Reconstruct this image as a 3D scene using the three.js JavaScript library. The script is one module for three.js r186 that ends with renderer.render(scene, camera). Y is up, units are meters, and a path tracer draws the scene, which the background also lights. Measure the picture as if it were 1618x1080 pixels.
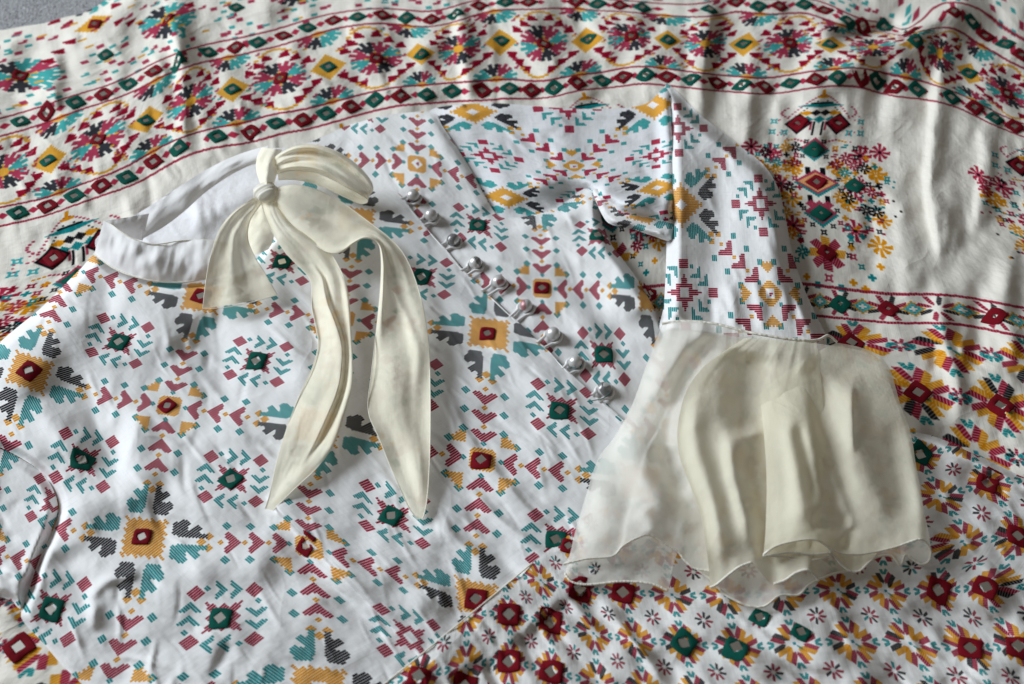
import * as THREE from 'three';
import { mergeGeometries } from 'three/addons/utils/BufferGeometryUtils.js';
import { ImprovedNoise } from 'three/addons/math/ImprovedNoise.js';
import { RectAreaLightUniformsLib } from 'three/addons/lights/RectAreaLightUniformsLib.js';

// ───────────────────────── camera, light, exposure ─────────────────────────
const PW = 1618, PH = 1080, FOV = 34, DIST = 0.764, ELEV = 50 * Math.PI / 180;
const scene = new THREE.Scene();
const camera = new THREE.PerspectiveCamera(FOV, PW / PH, 0.02, 20);
camera.position.set(0, DIST * Math.sin(ELEV), DIST * Math.cos(ELEV));
camera.lookAt(0, 0, 0);
camera.focus = 0.722;
camera.userData.fStop = 7;

const renderer = new THREE.WebGLRenderer({ antialias: true });
renderer.toneMapping = THREE.LinearToneMapping;
renderer.toneMappingExposure = 1.0;
renderer.shadowMap.enabled = true;

// the room the cloth lies in: dim warm walls and ceiling all round
scene.background = new THREE.Color().setRGB(0.1, 0.094, 0.084);
RectAreaLightUniformsLib.init();
// the window: a tall opening to the left and behind the cloth
const windowLight = new THREE.RectAreaLight(new THREE.Color().setRGB(0.86, 0.935, 1.0), 18.6, 1.75, 1.75);
windowLight.position.set(-3.0, 1.85, -0.85);
windowLight.lookAt(-0.05, 0, 0.02);
windowLight.name = 'window_light';
scene.add(windowLight);

// ───────────────────────── helpers ─────────────────────────
function rng(seed) { let a = seed >>> 0; return () => { a = (a + 0x6D2B79F5) | 0; let t = Math.imul(a ^ (a >>> 15), 1 | a); t = (t + Math.imul(t ^ (t >>> 7), 61 | t)) ^ t; return ((t ^ (t >>> 14)) >>> 0) / 4294967296; }; }
const noise = new ImprovedNoise();
const clamp = (x, a = 0, b = 1) => Math.min(b, Math.max(a, x));
const sstep = (a, b, x) => { const t = clamp((x - a) / (b - a)); return t * t * (3 - 2 * t); };
const lerp = (a, b, t) => a + (b - a) * t;
const CAM = camera.position.clone();
const FWD = CAM.clone().negate().normalize(), RGT = new THREE.Vector3(1, 0, 0), UPV = new THREE.Vector3().crossVectors(RGT, FWD);
const TV = Math.tan(FOV * Math.PI / 360), TH = TV * PW / PH;
// photograph pixel + height above the floor (mm) -> point in the room
function P(px, py, h) {
  const a = (px / PW * 2 - 1) * TH, b = (1 - py / PH * 2) * TV;
  const dx = FWD.x + RGT.x * a + UPV.x * b, dy = FWD.y + RGT.y * a + UPV.y * b, dz = FWD.z + RGT.z * a + UPV.z * b;
  const s = (h * 0.001 - CAM.y) / dy;
  return [CAM.x + dx * s, h * 0.001, CAM.z + dz * s];
}
function toPixel(x, y, z) {
  const vx = x - CAM.x, vy = y - CAM.y, vz = z - CAM.z;
  const d = vx * FWD.x + vy * FWD.y + vz * FWD.z, a = vx / d, b = (vx * UPV.x + vy * UPV.y + vz * UPV.z) / d;
  return [(a / TH + 1) * PW / 2, (1 - b / TV) * PH / 2];
}
function crom(p0, p1, p2, p3, t) {
  const t2 = t * t, t3 = t2 * t;
  return p1.map((_, k) => 0.5 * (2 * p1[k] + (p2[k] - p0[k]) * t + (2 * p0[k] - 5 * p1[k] + 4 * p2[k] - p3[k]) * t2 + (3 * p1[k] - p0[k] - 3 * p2[k] + p3[k]) * t3));
}
// smooth curve through points, evenly spread along its length
function curve(pts, n, closed = false) {
  const m = pts.length, dense = [], get = (i) => closed ? pts[(i + m) % m] : pts[clamp(i, 0, m - 1)];
  for (let i = 0; i < (closed ? m : m - 1); i++) for (let k = 0; k < 14; k++) dense.push(crom(get(i - 1), get(i), get(i + 1), get(i + 2), k / 14));
  dense.push(closed ? dense[0] : pts[m - 1]);
  const L = [0];
  for (let i = 1; i < dense.length; i++) L.push(L[i - 1] + Math.hypot(dense[i][0] - dense[i - 1][0], dense[i][1] - dense[i - 1][1]) + 1e-6);
  const out = [];
  let j = 0;
  for (let i = 0; i < n; i++) {
    const s = L[L.length - 1] * i / (closed ? n : n - 1);
    while (j < L.length - 2 && L[j + 1] < s) j++;
    const t = clamp((s - L[j]) / (L[j + 1] - L[j]));
    out.push(dense[j].map((v, k) => lerp(v, dense[j + 1][k], t)));
  }
  return out;
}
function sdPoly(poly, x, y) {           // positive inside
  let d = 1e9, inside = false;
  for (let i = 0, j = poly.length - 1; i < poly.length; j = i++) {
    const ax = poly[j][0], ay = poly[j][1], ex = poly[i][0] - ax, ey = poly[i][1] - ay;
    const t = clamp(((x - ax) * ex + (y - ay) * ey) / (ex * ex + ey * ey + 1e-9));
    const qx = x - ax - ex * t, qy = y - ay - ey * t, q = qx * qx + qy * qy;
    if (q < d) d = q;
    if ((poly[i][1] > y) !== (ay > y) && x < (poly[j][0] - poly[i][0]) * (y - poly[i][1]) / (ay - poly[i][1]) + poly[i][0]) inside = !inside;
  }
  return (inside ? 1 : -1) * Math.sqrt(d);
}
// a fold: ridge (or valley) of height h along a line, wl wide on its left side, wr on its right
function fold(pts, h, wl, wr = wl, end = 0.25) {
  const c = curve(pts, Math.max(6, pts.length * 5));
  const R = 3.2 * Math.max(wl, wr);
  const bx0 = Math.min(...c.map(p => p[0])) - R, bx1 = Math.max(...c.map(p => p[0])) + R, by0 = Math.min(...c.map(p => p[1])) - R, by1 = Math.max(...c.map(p => p[1])) + R;
  return (x, y) => {
    if (x < bx0 || x > bx1 || y < by0 || y > by1) return 0;
    let best = 1e9, side = 1, par = 0;
    for (let i = 0; i < c.length - 1; i++) {
      const ax = c[i][0], ay = c[i][1], ex = c[i + 1][0] - ax, ey = c[i + 1][1] - ay;
      const t = clamp(((x - ax) * ex + (y - ay) * ey) / (ex * ex + ey * ey + 1e-9));
      const qx = x - ax - ex * t, qy = y - ay - ey * t, q = qx * qx + qy * qy;
      if (q < best) { best = q; side = ex * (y - ay) - ey * (x - ax); par = (i + t) / (c.length - 1); }
    }
    const w = side < 0 ? wl : wr, d = Math.sqrt(best) / w;
    const f = end > 0 ? sstep(0, end, par) * sstep(0, end, 1 - par) : 1;
    return h * f * Math.exp(-d * d);
  };
}
// many small random creases, as crumpled cotton has
function creases(seed, box, n, ang, spread, len, hgt, wid) {
  const r = rng(seed), list = [];
  for (let i = 0; i < n; i++) {
    const x = lerp(box[0], box[2], r()), y = lerp(box[1], box[3], r()), a = (ang + (r() - 0.5) * 2 * spread) * Math.PI / 180, l = len * (0.4 + r()), b = (r() - 0.5) * 0.5;
    const p = [[x, y], [x + Math.cos(a) * l / 2, y + Math.sin(a) * l / 2], [x + Math.cos(a) * l / 2 + Math.cos(a + b) * l / 2, y + Math.sin(a) * l / 2 + Math.sin(a + b) * l / 2]];
    const h = hgt * (0.35 + r()) * (r() < 0.35 ? -1 : 1), w = wid * (0.6 + r());
    list.push(fold(p, h, w, w * (0.5 + r()), 0.45));
  }
  return list;
}
const sum = (list, x, y) => { let s = 0; for (const f of list) s += f(x, y); return s; };
const soft = (x, y, s, seed) => noise.noise(x / s, y / s, seed) * 0.65 + noise.noise(x / s * 2.1, y / s * 2.1, seed + 7.3) * 0.35;

// thin-plate spline from floor positions to print coordinates, and pieces of it
function tps(src, dst, lambda = 1e-6) {
  const n = src.length, N = n + 3, A = [];
  const U = (r2) => r2 > 0 ? r2 * Math.log(r2) : 0;
  for (let i = 0; i < N; i++) A.push(new Float64Array(N + 2));
  for (let i = 0; i < n; i++) {
    for (let j = 0; j < n; j++) A[i][j] = U((src[i][0] - src[j][0]) ** 2 + (src[i][1] - src[j][1]) ** 2) + (i === j ? lambda : 0);
    A[i][n] = A[n][i] = 1; A[i][n + 1] = A[n + 1][i] = src[i][0]; A[i][n + 2] = A[n + 2][i] = src[i][1];
    A[i][N] = dst[i][0]; A[i][N + 1] = dst[i][1];
  }
  for (let c = 0; c < N; c++) {
    let p = c; for (let r = c + 1; r < N; r++) if (Math.abs(A[r][c]) > Math.abs(A[p][c])) p = r;
    [A[c], A[p]] = [A[p], A[c]];
    for (let r = 0; r < N; r++) if (r !== c) { const f = A[r][c] / A[c][c]; if (f) for (let k = c; k < N + 2; k++) A[r][k] -= f * A[c][k]; }
  }
  const W = A.map((row, i) => [row[N] / row[i], row[N + 1] / row[i]]);
  return (x, y) => {
    let u = W[n][0] + W[n + 1][0] * x + W[n + 2][0] * y, v = W[n][1] + W[n + 1][1] * x + W[n + 2][1] * y;
    for (let i = 0; i < n; i++) { const k = U((x - src[i][0]) ** 2 + (y - src[i][1]) ** 2); u += W[i][0] * k; v += W[i][1] * k; }
    return [u, v];
  };
}
const REFH = 18;
const flat = (px, py) => { const q = P(px, py, REFH); return [q[0], q[2]]; };
function printMap(list, lambda = 1e-6) {        // list of [px, py, u, v]
  const f = tps(list.map(l => flat(l[0], l[1])), list.map(l => [l[2], l[3]]), lambda);
  return (px, py) => { const q = flat(px, py); return f(q[0], q[1]); };
}
function geo(pos, uv, idx) {
  const g = new THREE.BufferGeometry();
  g.setAttribute('position', new THREE.Float32BufferAttribute(pos, 3));
  g.setAttribute('uv', new THREE.Float32BufferAttribute(uv, 2));
  g.setIndex(idx); g.computeVertexNormals();
  return g;
}
// a sheet of cloth: outline on the photograph, height (mm) over it, print coordinates over it
function sheet(outline, step, hf, uvf) {
  const poly = curve(outline, Math.max(60, outline.length * 8), true);
  const x0 = Math.min(...poly.map(p => p[0])) - step, x1 = Math.max(...poly.map(p => p[0])) + step, y0 = Math.min(...poly.map(p => p[1])) - step, y1 = Math.max(...poly.map(p => p[1])) + step;
  const nx = Math.ceil((x1 - x0) / step), ny = Math.ceil((y1 - y0) / step), S = new Float32Array((nx + 1) * (ny + 1));
  for (let j = 0; j <= ny; j++) for (let i = 0; i <= nx; i++) S[j * (nx + 1) + i] = sdPoly(poly, x0 + i * step, y0 + j * step);
  const pos = [], uv = [], idx = [], map = new Map();
  const vert = (key, x, y, s) => {
    let k = map.get(key);
    if (k === undefined) { k = pos.length / 3; map.set(key, k); pos.push(...P(x, y, hf(x, y, s))); uv.push(...uvf(x, y)); }
    return k;
  };
  for (let j = 0; j < ny; j++) for (let i = 0; i < nx; i++) {
    const c = [[i, j], [i, j + 1], [i + 1, j + 1], [i + 1, j]], ring = [];
    for (let k = 0; k < 4; k++) {
      const [ai, aj] = c[k], [bi, bj] = c[(k + 1) % 4], ia = aj * (nx + 1) + ai, ib = bj * (nx + 1) + bi, sa = S[ia], sb = S[ib];
      if (sa >= 0) ring.push(vert(ia, x0 + ai * step, y0 + aj * step, sa));
      if ((sa >= 0) !== (sb >= 0)) { const t = sa / (sa - sb); ring.push(vert('e' + Math.min(ia, ib) + '_' + Math.max(ia, ib), x0 + lerp(ai, bi, t) * step, y0 + lerp(aj, bj, t) * step, 0)); }
    }
    for (let k = 1; k < ring.length - 1; k++) idx.push(ring[0], ring[k], ring[k + 1]);
  }
  return geo(pos, uv, idx);
}
// a surface spanned by four edge curves of [px, py, h]
function coons(top, bottom, left, right, nu, nv, extra = () => [0, 0, 0], scale = 0.02) {
  const T = curve(top, nu), B = curve(bottom, nu), L = curve(left, nv), R = curve(right, nv), pos = [], uv = [], idx = [];
  for (let j = 0; j < nv; j++) for (let i = 0; i < nu; i++) {
    const u = i / (nu - 1), v = j / (nv - 1);
    const p = [0, 1, 2].map(k => (1 - v) * T[i][k] + v * B[i][k] + (1 - u) * L[j][k] + u * R[j][k] - ((1 - u) * (1 - v) * T[0][k] + u * (1 - v) * T[nu - 1][k] + (1 - u) * v * B[0][k] + u * v * B[nu - 1][k]));
    const e = extra(u, v, p[0], p[1]);
    const q = P(p[0] + e[0], p[1] + e[1], p[2] + e[2]);
    pos.push(...q); uv.push(q[0] / scale, q[2] / scale);
  }
  for (let j = 0; j < nv - 1; j++) for (let i = 0; i < nu - 1; i++) { const a = j * nu + i; idx.push(a, a + nu, a + 1, a + 1, a + nu, a + nu + 1); }
  return geo(pos, uv, idx);
}
// a band between two edge curves, with a cross-section
function band(ea, eb, n, m, profile = () => [0, 0, 0], crk = 1) {
  const A = curve(ea, n), B = curve(eb, n), pos = [], uv = [], idx = [];
  for (let i = 0; i < n; i++) for (let k = 0; k < m; k++) {
    const t = k / (m - 1), s = i / (n - 1), e = profile(s, t);
    e[2] += crk * sstep(1.0, 0.8, s) * (noise.noise(t * 3.2, s * 7, ea.length * 1.7) * 0.9 + noise.noise(t * 9, s * 14, ea.length * 2.9) * 0.22);
    const q = P(lerp(A[i][0], B[i][0], t) + e[0], lerp(A[i][1], B[i][1], t) + e[1], lerp(A[i][2], B[i][2], t) + e[2]);
    pos.push(...q); uv.push(q[0] / 0.02, q[2] / 0.02);
  }
  for (let i = 0; i < n - 1; i++) for (let k = 0; k < m - 1; k++) { const a = i * m + k; idx.push(a, a + 1, a + m, a + 1, a + m + 1, a + m); }
  return geo(pos, uv, idx);
}
function cord(pts, radius, n = 60, sides = 6, wob = 0) {      // pts [px,py,h]
  const r = rng(pts.length * 77 + 5), c = curve(pts, n).map(p => new THREE.Vector3(...P(p[0], p[1], p[2] + (wob ? (r() - 0.5) * wob : 0))));
  return new THREE.TubeGeometry(new THREE.CatmullRomCurve3(c), n * 2, radius, sides, false);
}
const plain = (g) => { const q = g.index ? g.toNonIndexed() : g; q.computeVertexNormals(); return q; };
const join = (...g) => mergeGeometries(g.map(x => { const y = x.clone(); for (const k of Object.keys(y.attributes)) if (!['position', 'uv', 'normal'].includes(k)) y.deleteAttribute(k); return y; }), false);
function mesh(name, g, m, parent) { const o = new THREE.Mesh(g, m); o.name = name; o.castShadow = o.receiveShadow = true; parent.add(o); return o; }
function canvas(w, h) { const c = document.createElement('canvas'); c.width = w; c.height = h; return [c, c.getContext('2d')]; }
function tex(c, repeat = true, srgb = true) {
  const t = new THREE.CanvasTexture(c);
  if (repeat) t.wrapS = t.wrapT = THREE.RepeatWrapping;
  if (srgb) t.colorSpace = THREE.SRGBColorSpace;
  t.magFilter = THREE.LinearFilter; t.anisotropy = 8;
  return t;
}

// ───────────────────────── prints ─────────────────────────
const COL = { r: '#8f0c28', t: '#0f7f82', y: '#d88a0c', k: '#0e0e13', d: '#7a1020', g: '#0c5a4c' };
const BACK = { r: '#ac3049', t: '#43a0a0', y: '#df9f3c', k: '#2f3035', d: '#94404c', g: '#3c8072' };
const SH = { r: '#a83a53', t: '#45a3a1', y: '#dc9f36', k: '#34353a' };
function clothGround(ctx, w, h, base, seed, n) {
  ctx.fillStyle = base; ctx.fillRect(0, 0, w, h);
  const r = rng(seed);
  for (let i = 0; i < n; i++) {        // slubs: thicker and thinner yarns running both ways
    const a = 0.03 + r() * 0.08, dark = r() < 0.5;
    ctx.fillStyle = dark ? `rgba(150,150,160,${a})` : `rgba(255,255,252,${a * 1.6})`;
    const l = 20 + r() * 160, t = 0.8 + r() * 2.2;
    if (r() < 0.5) ctx.fillRect(r() * w, r() * h, l, t); else ctx.fillRect(r() * w, r() * h, t, l);
  }
}
// the woven dress print: 96 x 96 cells, one junction, one large flower and two rosettes in each repeat
const NC = 96, HALF = 48;
function dressCells() {
  const g = Array.from({ length: NC }, () => Array(NC).fill(''));
  const put = (cx, cy, x, y, c) => { g[((Math.round(cy + y) % NC) + NC) % NC][((Math.round(cx + x) % NC) + NC) % NC] = c; };
  const four = (f) => { for (let q = 0; q < 4; q++) f((x, y) => q === 0 ? [x, y] : q === 1 ? [-y, x] : q === 2 ? [-x, -y] : [y, -x], q); };
  const eight = (cx, cy, x, y, c) => four((m) => { put(cx, cy, ...m(x, y), c); put(cx, cy, ...m(y, x), c); });
  // junction at 0,0
  for (let y = -6; y <= 6; y++) for (let x = -6; x <= 6; x++) if (Math.abs(x) + Math.abs(y) <= 7 && !(Math.abs(x) <= 2 && Math.abs(y) <= 2)) put(0, 0, x, y, 'y');
  put(0, 0, 0, 0, 'r'); put(0, 0, 1, 0, 'r'); put(0, 0, 0, 1, 'r');
  four((m) => {
    for (let k = 0; k < 5; k++) for (let x = -4 + k; x <= 4 - k; x++) put(0, 0, ...m(x, -15 + k), 'y');
    for (let x = -4; x <= 4; x++) if (x % 2 === 0) put(0, 0, ...m(x, -16), 'y');
    for (const d of [6, 13, 20]) {
      for (let i = 0; i < 8; i++) for (let j = 0; j < 8; j++) if (i + j <= 6 || (Math.min(i, j) <= 2 && i + j <= 8)) put(0, 0, ...m(d + i, d + j), 'r');
      for (let i = 5; i < 7; i++) for (let j = 5; j < 7; j++) put(0, 0, ...m(d + i - 0.2, d + j - 0.2), 'y');
      for (const [a, b] of [[d + 10, d - 2], [d - 2, d + 10]]) for (let x = -1; x < 2; x++) for (let y = -1; y < 2; y++) put(0, 0, ...m(a + x, b + y), 't');
    }
    for (const [a, b] of [[31, 27], [27, 31], [31, 31]]) for (let x = -1; x < 2; x++) for (let y = -1; y < 2; y++) put(0, 0, ...m(a + x, b + y), 'y');
    for (let x = 0; x < 2; x++) for (let y = 0; y < 2; y++) put(0, 0, ...m(5 + x, 5 + y), 't');
  });
  // large flower at 48,48
  for (let y = -13; y <= 13; y++) for (let x = -13; x <= 13; x++) { const s = Math.abs(x) + Math.abs(y); if ((s <= 11 || (s === 12 && (x + 40) % 2 === 0) || s === 13 && (x + 40) % 4 === 0) && s > 3) put(HALF, HALF, x, y, 'y'); }
  const petal = [[11.6, 2.4], [17, 1.7], [26.5, 1.9], [26.8, 3.4], [23, 4.4], [24, 7.4], [21, 8.0], [19.2, 5.0], [17.6, 5.4], [19, 9.6], [15.4, 10.8], [13.6, 8.6], [11.6, 8.4]];
  const inPetal = (x, y) => { let on = false; for (let i = 0, j = petal.length - 1; i < petal.length; j = i++) { const [ax, ay] = petal[i], [bx, by] = petal[j]; if ((ay > y) !== (by > y) && x < (bx - ax) * (y - ay) / (by - ay) + ax) on = !on; } return on; };
  for (let y = -30; y <= 30; y++) for (let x = -30; x <= 30; x++) {
    const a = (x + y) / Math.SQRT2, b = (y - x) / Math.SQRT2, m = Math.max(Math.abs(a), Math.abs(b)), o = Math.min(Math.abs(a), Math.abs(b));
    if (inPetal(m, o)) put(HALF, HALF, x, y, Math.abs(x) > Math.abs(y) ? 'k' : 't');
  }
  // rosettes at 48,0 and 0,48
  for (const [cx, cy] of [[HALF, 0], [0, HALF]]) {
    for (let y = -9; y <= 9; y++) for (let x = -9; x <= 9; x++) { const s = Math.abs(x) + Math.abs(y), mx = Math.max(Math.abs(x), Math.abs(y)); if (mx > 2 && (s <= 6 || (s <= 8 && Math.min(Math.abs(x), Math.abs(y)) <= 1) || (s <= 8 && Math.abs(Math.abs(x) - Math.abs(y)) <= 1))) put(cx, cy, x, y, 'r'); }
    four((m) => {
      put(cx, cy, ...m(0, -9), 'r');
      for (let x = -2; x <= 2; x++) for (let y = -2; y <= 2; y++) put(cx, cy, ...m(x, -15.5 + y), 'r');
      for (const [bx, by] of [[0, 0], [1, 0], [0, 1], [1, 1]]) { put(cx, cy, ...m(4 + bx, -14 + by), 't'); }
      for (const [a, b] of [[9, -8], [13, -4]]) for (let i = 0; i < 6; i++) for (let j = 0; j < 6; j++) if (i + j <= 5 && !(i + j >= 4 && i >= 2 && j >= 2)) put(cx, cy, ...m(a - i, b - j), 't');
    });
  }
  return g;
}
const cells = dressCells();
function dressPrint(size, col, striped, base, seed) {
  const [c, x] = canvas(size, size), q = size / NC, r = rng(seed);
  clothGround(x, size, size, base, seed + 1, 2600);
  for (let j = 0; j < NC; j++) for (let i = 0; i < NC; i++) {
    const k = cells[j][i]; if (!k) continue;
    x.fillStyle = col[k];
    x.globalAlpha = 0.86 + r() * 0.14;
    if (!striped) { x.fillRect(i * q - 0.4, j * q - 0.4, q + 0.8, q + 0.8); continue; }
    const jit = () => (r() - 0.5) * 0.14 * q, across = k === 't';
    const end = (di, dj) => cells[(j + dj + NC) % NC][(i + di + NC) % NC] === k ? 0.5 : (r() * 0.25) * q;
    // one stitched yarn to a cell with the ground showing between them
    if (across) { const a = end(0, -1), b = end(0, 1); x.fillRect(i * q + 0.14 * q + jit() * 0.5, j * q - a, q * 0.72, q + a + b); }
    else { const a = end(-1, 0), b = end(1, 0); x.fillRect(i * q - a, j * q + 0.14 * q + jit() * 0.5, q + a + b, q * 0.72); }
    x.globalAlpha = 0.26; x.fillRect(i * q, j * q, q, q);
  }
  x.globalAlpha = 1;
  return tex(c);
}
const texDress = dressPrint(1536, COL, true, '#f3f2f1', 21);
const texDressBack = dressPrint(1152, BACK, false, '#eeeef0', 31);

// feather-leaf flowers of the skirt and the lower shawl
function leaf(x, cx, cy, ang, len, wid, color, q) {
  x.save(); x.translate(cx, cy); x.rotate(ang);
  x.beginPath(); x.moveTo(-len / 2, 0); x.lineTo(-len * 0.22, -wid / 2); x.lineTo(len / 2, -wid / 2); x.lineTo(len * 0.36, wid / 2); x.lineTo(-len * 0.36, wid / 2); x.closePath(); x.clip();
  x.fillStyle = color; x.globalAlpha = 0.5; x.fillRect(-len, -wid, len * 2, wid * 2); x.globalAlpha = 1;
  for (let k = -len; k < len; k += q) { x.beginPath(); x.moveTo(k, -wid); x.lineTo(k + q * 0.62, -wid); x.lineTo(k + q * 0.62 + wid * 0.7, wid); x.lineTo(k + wid * 0.7, wid); x.fill(); }
  x.restore();
}
function flower(x, cx, cy, R, r, q, dot = true) {
  const blackDir = Math.floor(r() * 4);
  for (let d = 0; d < 4; d++) for (const s of [-1, 1]) {
    const a = d * Math.PI / 2 + Math.PI / 4 * 0, at = (rad, off) => [cx + Math.cos(a) * rad - Math.sin(a) * off * s, cy + Math.sin(a) * rad + Math.cos(a) * off * s];
    const bl = d === blackDir && s === 1;
    leaf(x, ...at(R * 0.45, R * 0.29), a + s * 0.46, R * 0.68, R * 0.21, bl ? COL.k : COL.y, q);
    leaf(x, ...at(R * 0.60, R * 0.155), a + s * 0.42, R * 0.60, R * 0.19, d === blackDir && s < 0 ? COL.k : COL.r, q);
    leaf(x, ...at(R * 0.90, R * 0.075), a + s * 0.36, R * 0.30, R * 0.125, COL.t, q);
  }
  if (dot) { x.fillStyle = '#2f8fa0'; x.fillRect(cx - R * 0.06, cy - R * 0.06, R * 0.12, R * 0.12); leaf(x, cx + R * 0.16, cy + R * 0.16, 0.8, R * 0.28, R * 0.07, COL.t, q); }
}
function star(x, cx, cy, R, r, q, c1 = COL.r, c2 = COL.k) {
  for (let d = 0; d < 8; d++) { const a = d * Math.PI / 4 + 0.2; leaf(x, cx + Math.cos(a) * R * 0.55, cy + Math.sin(a) * R * 0.55, a, R * 0.75, R * 0.24, r() < 0.55 ? c1 : r() < 0.8 ? c2 : COL.t, q); }
}
function skirtPrint() {
  const [c, x] = canvas(1536, 1536), r = rng(41), n = 6, s = 1536 / n;
  clothGround(x, 1536, 1536, '#f1efec', 42, 2400);
  for (let j = 0; j <= n; j++) for (let i = 0; i <= n; i++) {
    const rr = rng((j % n) * 13 + (i % n) * 7 + 3);
    flower(x, i * s, j * s, s * 0.45, rr, 8.5);
    star(x, (i + 0.5) * s, (j + 0.5) * s, s * 0.19, rr, 7);
  }
  return tex(c);
}
const texSkirt = skirtPrint();

// the shawl: u along its bands (one unit = one border diamond), v across them
const SU0 = -8, SU1 = 52, SV0 = -28, SV1 = 14, SK = 2048 / (SU1 - SU0);
const bandDiamonds = []; for (let k = -5; k < 12; k++) bandDiamonds.push(15.9 + 3.6 * k);
const bouquets = [-8.4 + 0, 1.8, 12.5, 23.1, 33.4, 44.0];
const lowerPitch = 1.5, lower0 = 33.8;
function shawlPrint() {
  const W = 2048, H = Math.round((SV1 - SV0) * SK), [c, x] = canvas(W, H), r = rng(51), K = SK;
  clothGround(x, W, H, '#efe9de', 52, 2600);
  const X = (u) => (u - SU0) * K, Y = (v) => (SV1 - v) * K;
  const rect = (u, v, w, h, col) => { x.fillStyle = col; x.fillRect(X(u - w / 2), Y(v + h / 2), w * K, h * K); };
  const dia = (u, v, w, h, col) => { x.fillStyle = col; x.beginPath(); x.moveTo(X(u - w), Y(v)); x.lineTo(X(u), Y(v + h)); x.lineTo(X(u + w), Y(v)); x.lineTo(X(u), Y(v - h)); x.fill(); };
  const stair = (u, v, w, h, n, col) => { for (let k = -n; k <= n; k++) { const f = 1 - Math.abs(k) / (n + 0.5); rect(u + k * w / n, v, w / n * 1.05, 2 * h * f + 0.02, col); } };
  const line = (v, w, col) => { x.fillStyle = col; for (let u = SU0; u < SU1; u += 0.09) x.fillRect(X(u), Y(v + w / 2) + (r() - 0.5) * 1.1, 0.082 * K, w * K); };
  // fan petal: stepped mitten spreading outward
  const fan = (u, v, ang, len, col) => {
    x.save(); x.translate(X(u), Y(v)); x.rotate(-ang); x.fillStyle = col; const l = len * K;
    x.fillRect(l * 0.24, -l * 0.09, l * 0.2, l * 0.18); x.fillRect(l * 0.42, -l * 0.19, l * 0.18, l * 0.38); x.fillRect(l * 0.56, -l * 0.28, l * 0.2, l * 0.56);
    for (const [o, e] of [[-0.36, 0.16], [-0.1, 0.3], [0.17, 0.2]]) x.fillRect(l * 0.74, l * o, l * e, l * 0.18);
    x.restore();
  };
  const fan8 = (u, v, len, seq) => seq.forEach((k, i) => { if (k) fan(u, v, i * Math.PI / 4 + Math.PI / 8, len, SH[k]); });
  const ell = (u, v, s, su, sv) => { for (let k = 0; k < 3; k++) { rect(u + su * k * 0.16 * s, v + sv * 0.0, 0.2 * s, (0.62 - k * 0.2) * s, COL.r); rect(u + su * 0.2 * s, v - sv * 0.22 * s, 0.66 * s, 0.2 * s, COL.r); } };
  // big field above the second border and again above
  const big = (u, v) => { stair(u, v, 0.55, 0.55, 5, SH.y); fan8(u, v, 1.25, ['r', 't', 'k', 't', 'r', 'k', 't', 't']); };
  for (let k = -3; k < 10; k++) {
    const u = 1.2 + k * 5.4;
    big(u, 8.1); big(u + 2.7, 12.6);
    for (const [a, b] of [[2.7, 10.4]]) { stair(u + a, b, 0.6, 0.6, 5, SH.y); for (const s of [-1, 1]) for (const m of [-1, 1]) for (let e = 0; e < 3; e++) ell(u + a + s * (0.75 + e * 0.42), b + m * (0.7 + e * 0.5), 0.62, s, m); }
    for (const [a, b] of [[2.7, 7.9], [0.2, 10.6], [0, 6.2], [2.9, 6.0]]) { for (const [p, q] of [[1, 0], [-1, 0], [0, 1], [0, -1]]) { rect(u + a + p * 0.75, b + q * 0.75, 0.26, 0.26, SH.r); rect(u + a + p * 0.36 + q * 0.36, b + q * 0.36 - p * 0.36, 0.24, 0.2, SH.t); } }
    for (let e = 0; e < 64; e++) { const a = u + r() * 5.4, b = 5.8 + r() * 7.2, k = r(), col = k < 0.42 ? SH.r : k < 0.75 ? SH.t : SH.y; rect(a, b, 0.3, 0.13, col); if (k < 0.6) rect(a + 0.1, b + 0.12, 0.16, 0.13, col); }
  }
  // band between the borders
  for (const u0 of bandDiamonds) {
    stair(u0, 2.55, 0.62, 0.75, 7, SH.y);
    const f = u0 + 1.8;
    stair(f, 2.55, 0.42, 0.42, 5, SH.y);
    fan8(f, 2.55, 1.0, ['t', 'r', 'k', 'r', 't', 'r', 'k', 'r']);
    for (const s of [-1, 1]) {
      const v = 2.55 + s * 1.98, a = s > 0 ? Math.PI : 0;
      for (let k = 0; k < 4; k++) fan(u0, v + s * 0.05, a + (k + 0.5) * Math.PI / 4, 0.88, [SH.t, SH.r, SH.k, SH.t][(k + (s > 0 ? 1 : 0)) % 4]);
      stair(u0, v + s * 0.02, 0.38, 0.16, 4, SH.y);
      for (const m of [-1, 1]) for (let e = 0; e < 3; e++) ell(u0 + m * (0.62 + e * 0.36), 2.55 + s * (0.74 + e * 0.36), 0.62, m * s, s);
      for (let k = 0; k < 9; k++) { const t = k / 8 - 0.5; rect(f + t * 1.5, 2.55 + s * (1.85 - 1.9 * t * t), 0.2, 0.13, SH.y); }
    }
  }
  for (let i = 0; i < 700; i++) { const u = SU0 + r() * (SU1 - SU0), v = 0.75 + r() * 3.6, du = Math.abs((((u - 15.9) % 1.8) + 1.8) % 1.8 - 0.9); if (du < 0.42) { rect(u, v, 0.16, 0.1, r() < 0.6 ? SH.r : r() < 0.6 ? SH.y : SH.t); rect(u + 0.07, v + 0.09, 0.1, 0.1, SH.r); } }
  // the two bordered lines of diamonds
  for (const v of [0, 5.1]) { line(v + 0.52, 0.11, '#941c33'); line(v - 0.52, 0.11, '#941c33'); for (let u = Math.ceil(SU0); u < SU1; u++) dia(u + 0.5, v, 0.19, 0.19, '#b03048'); }
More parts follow.
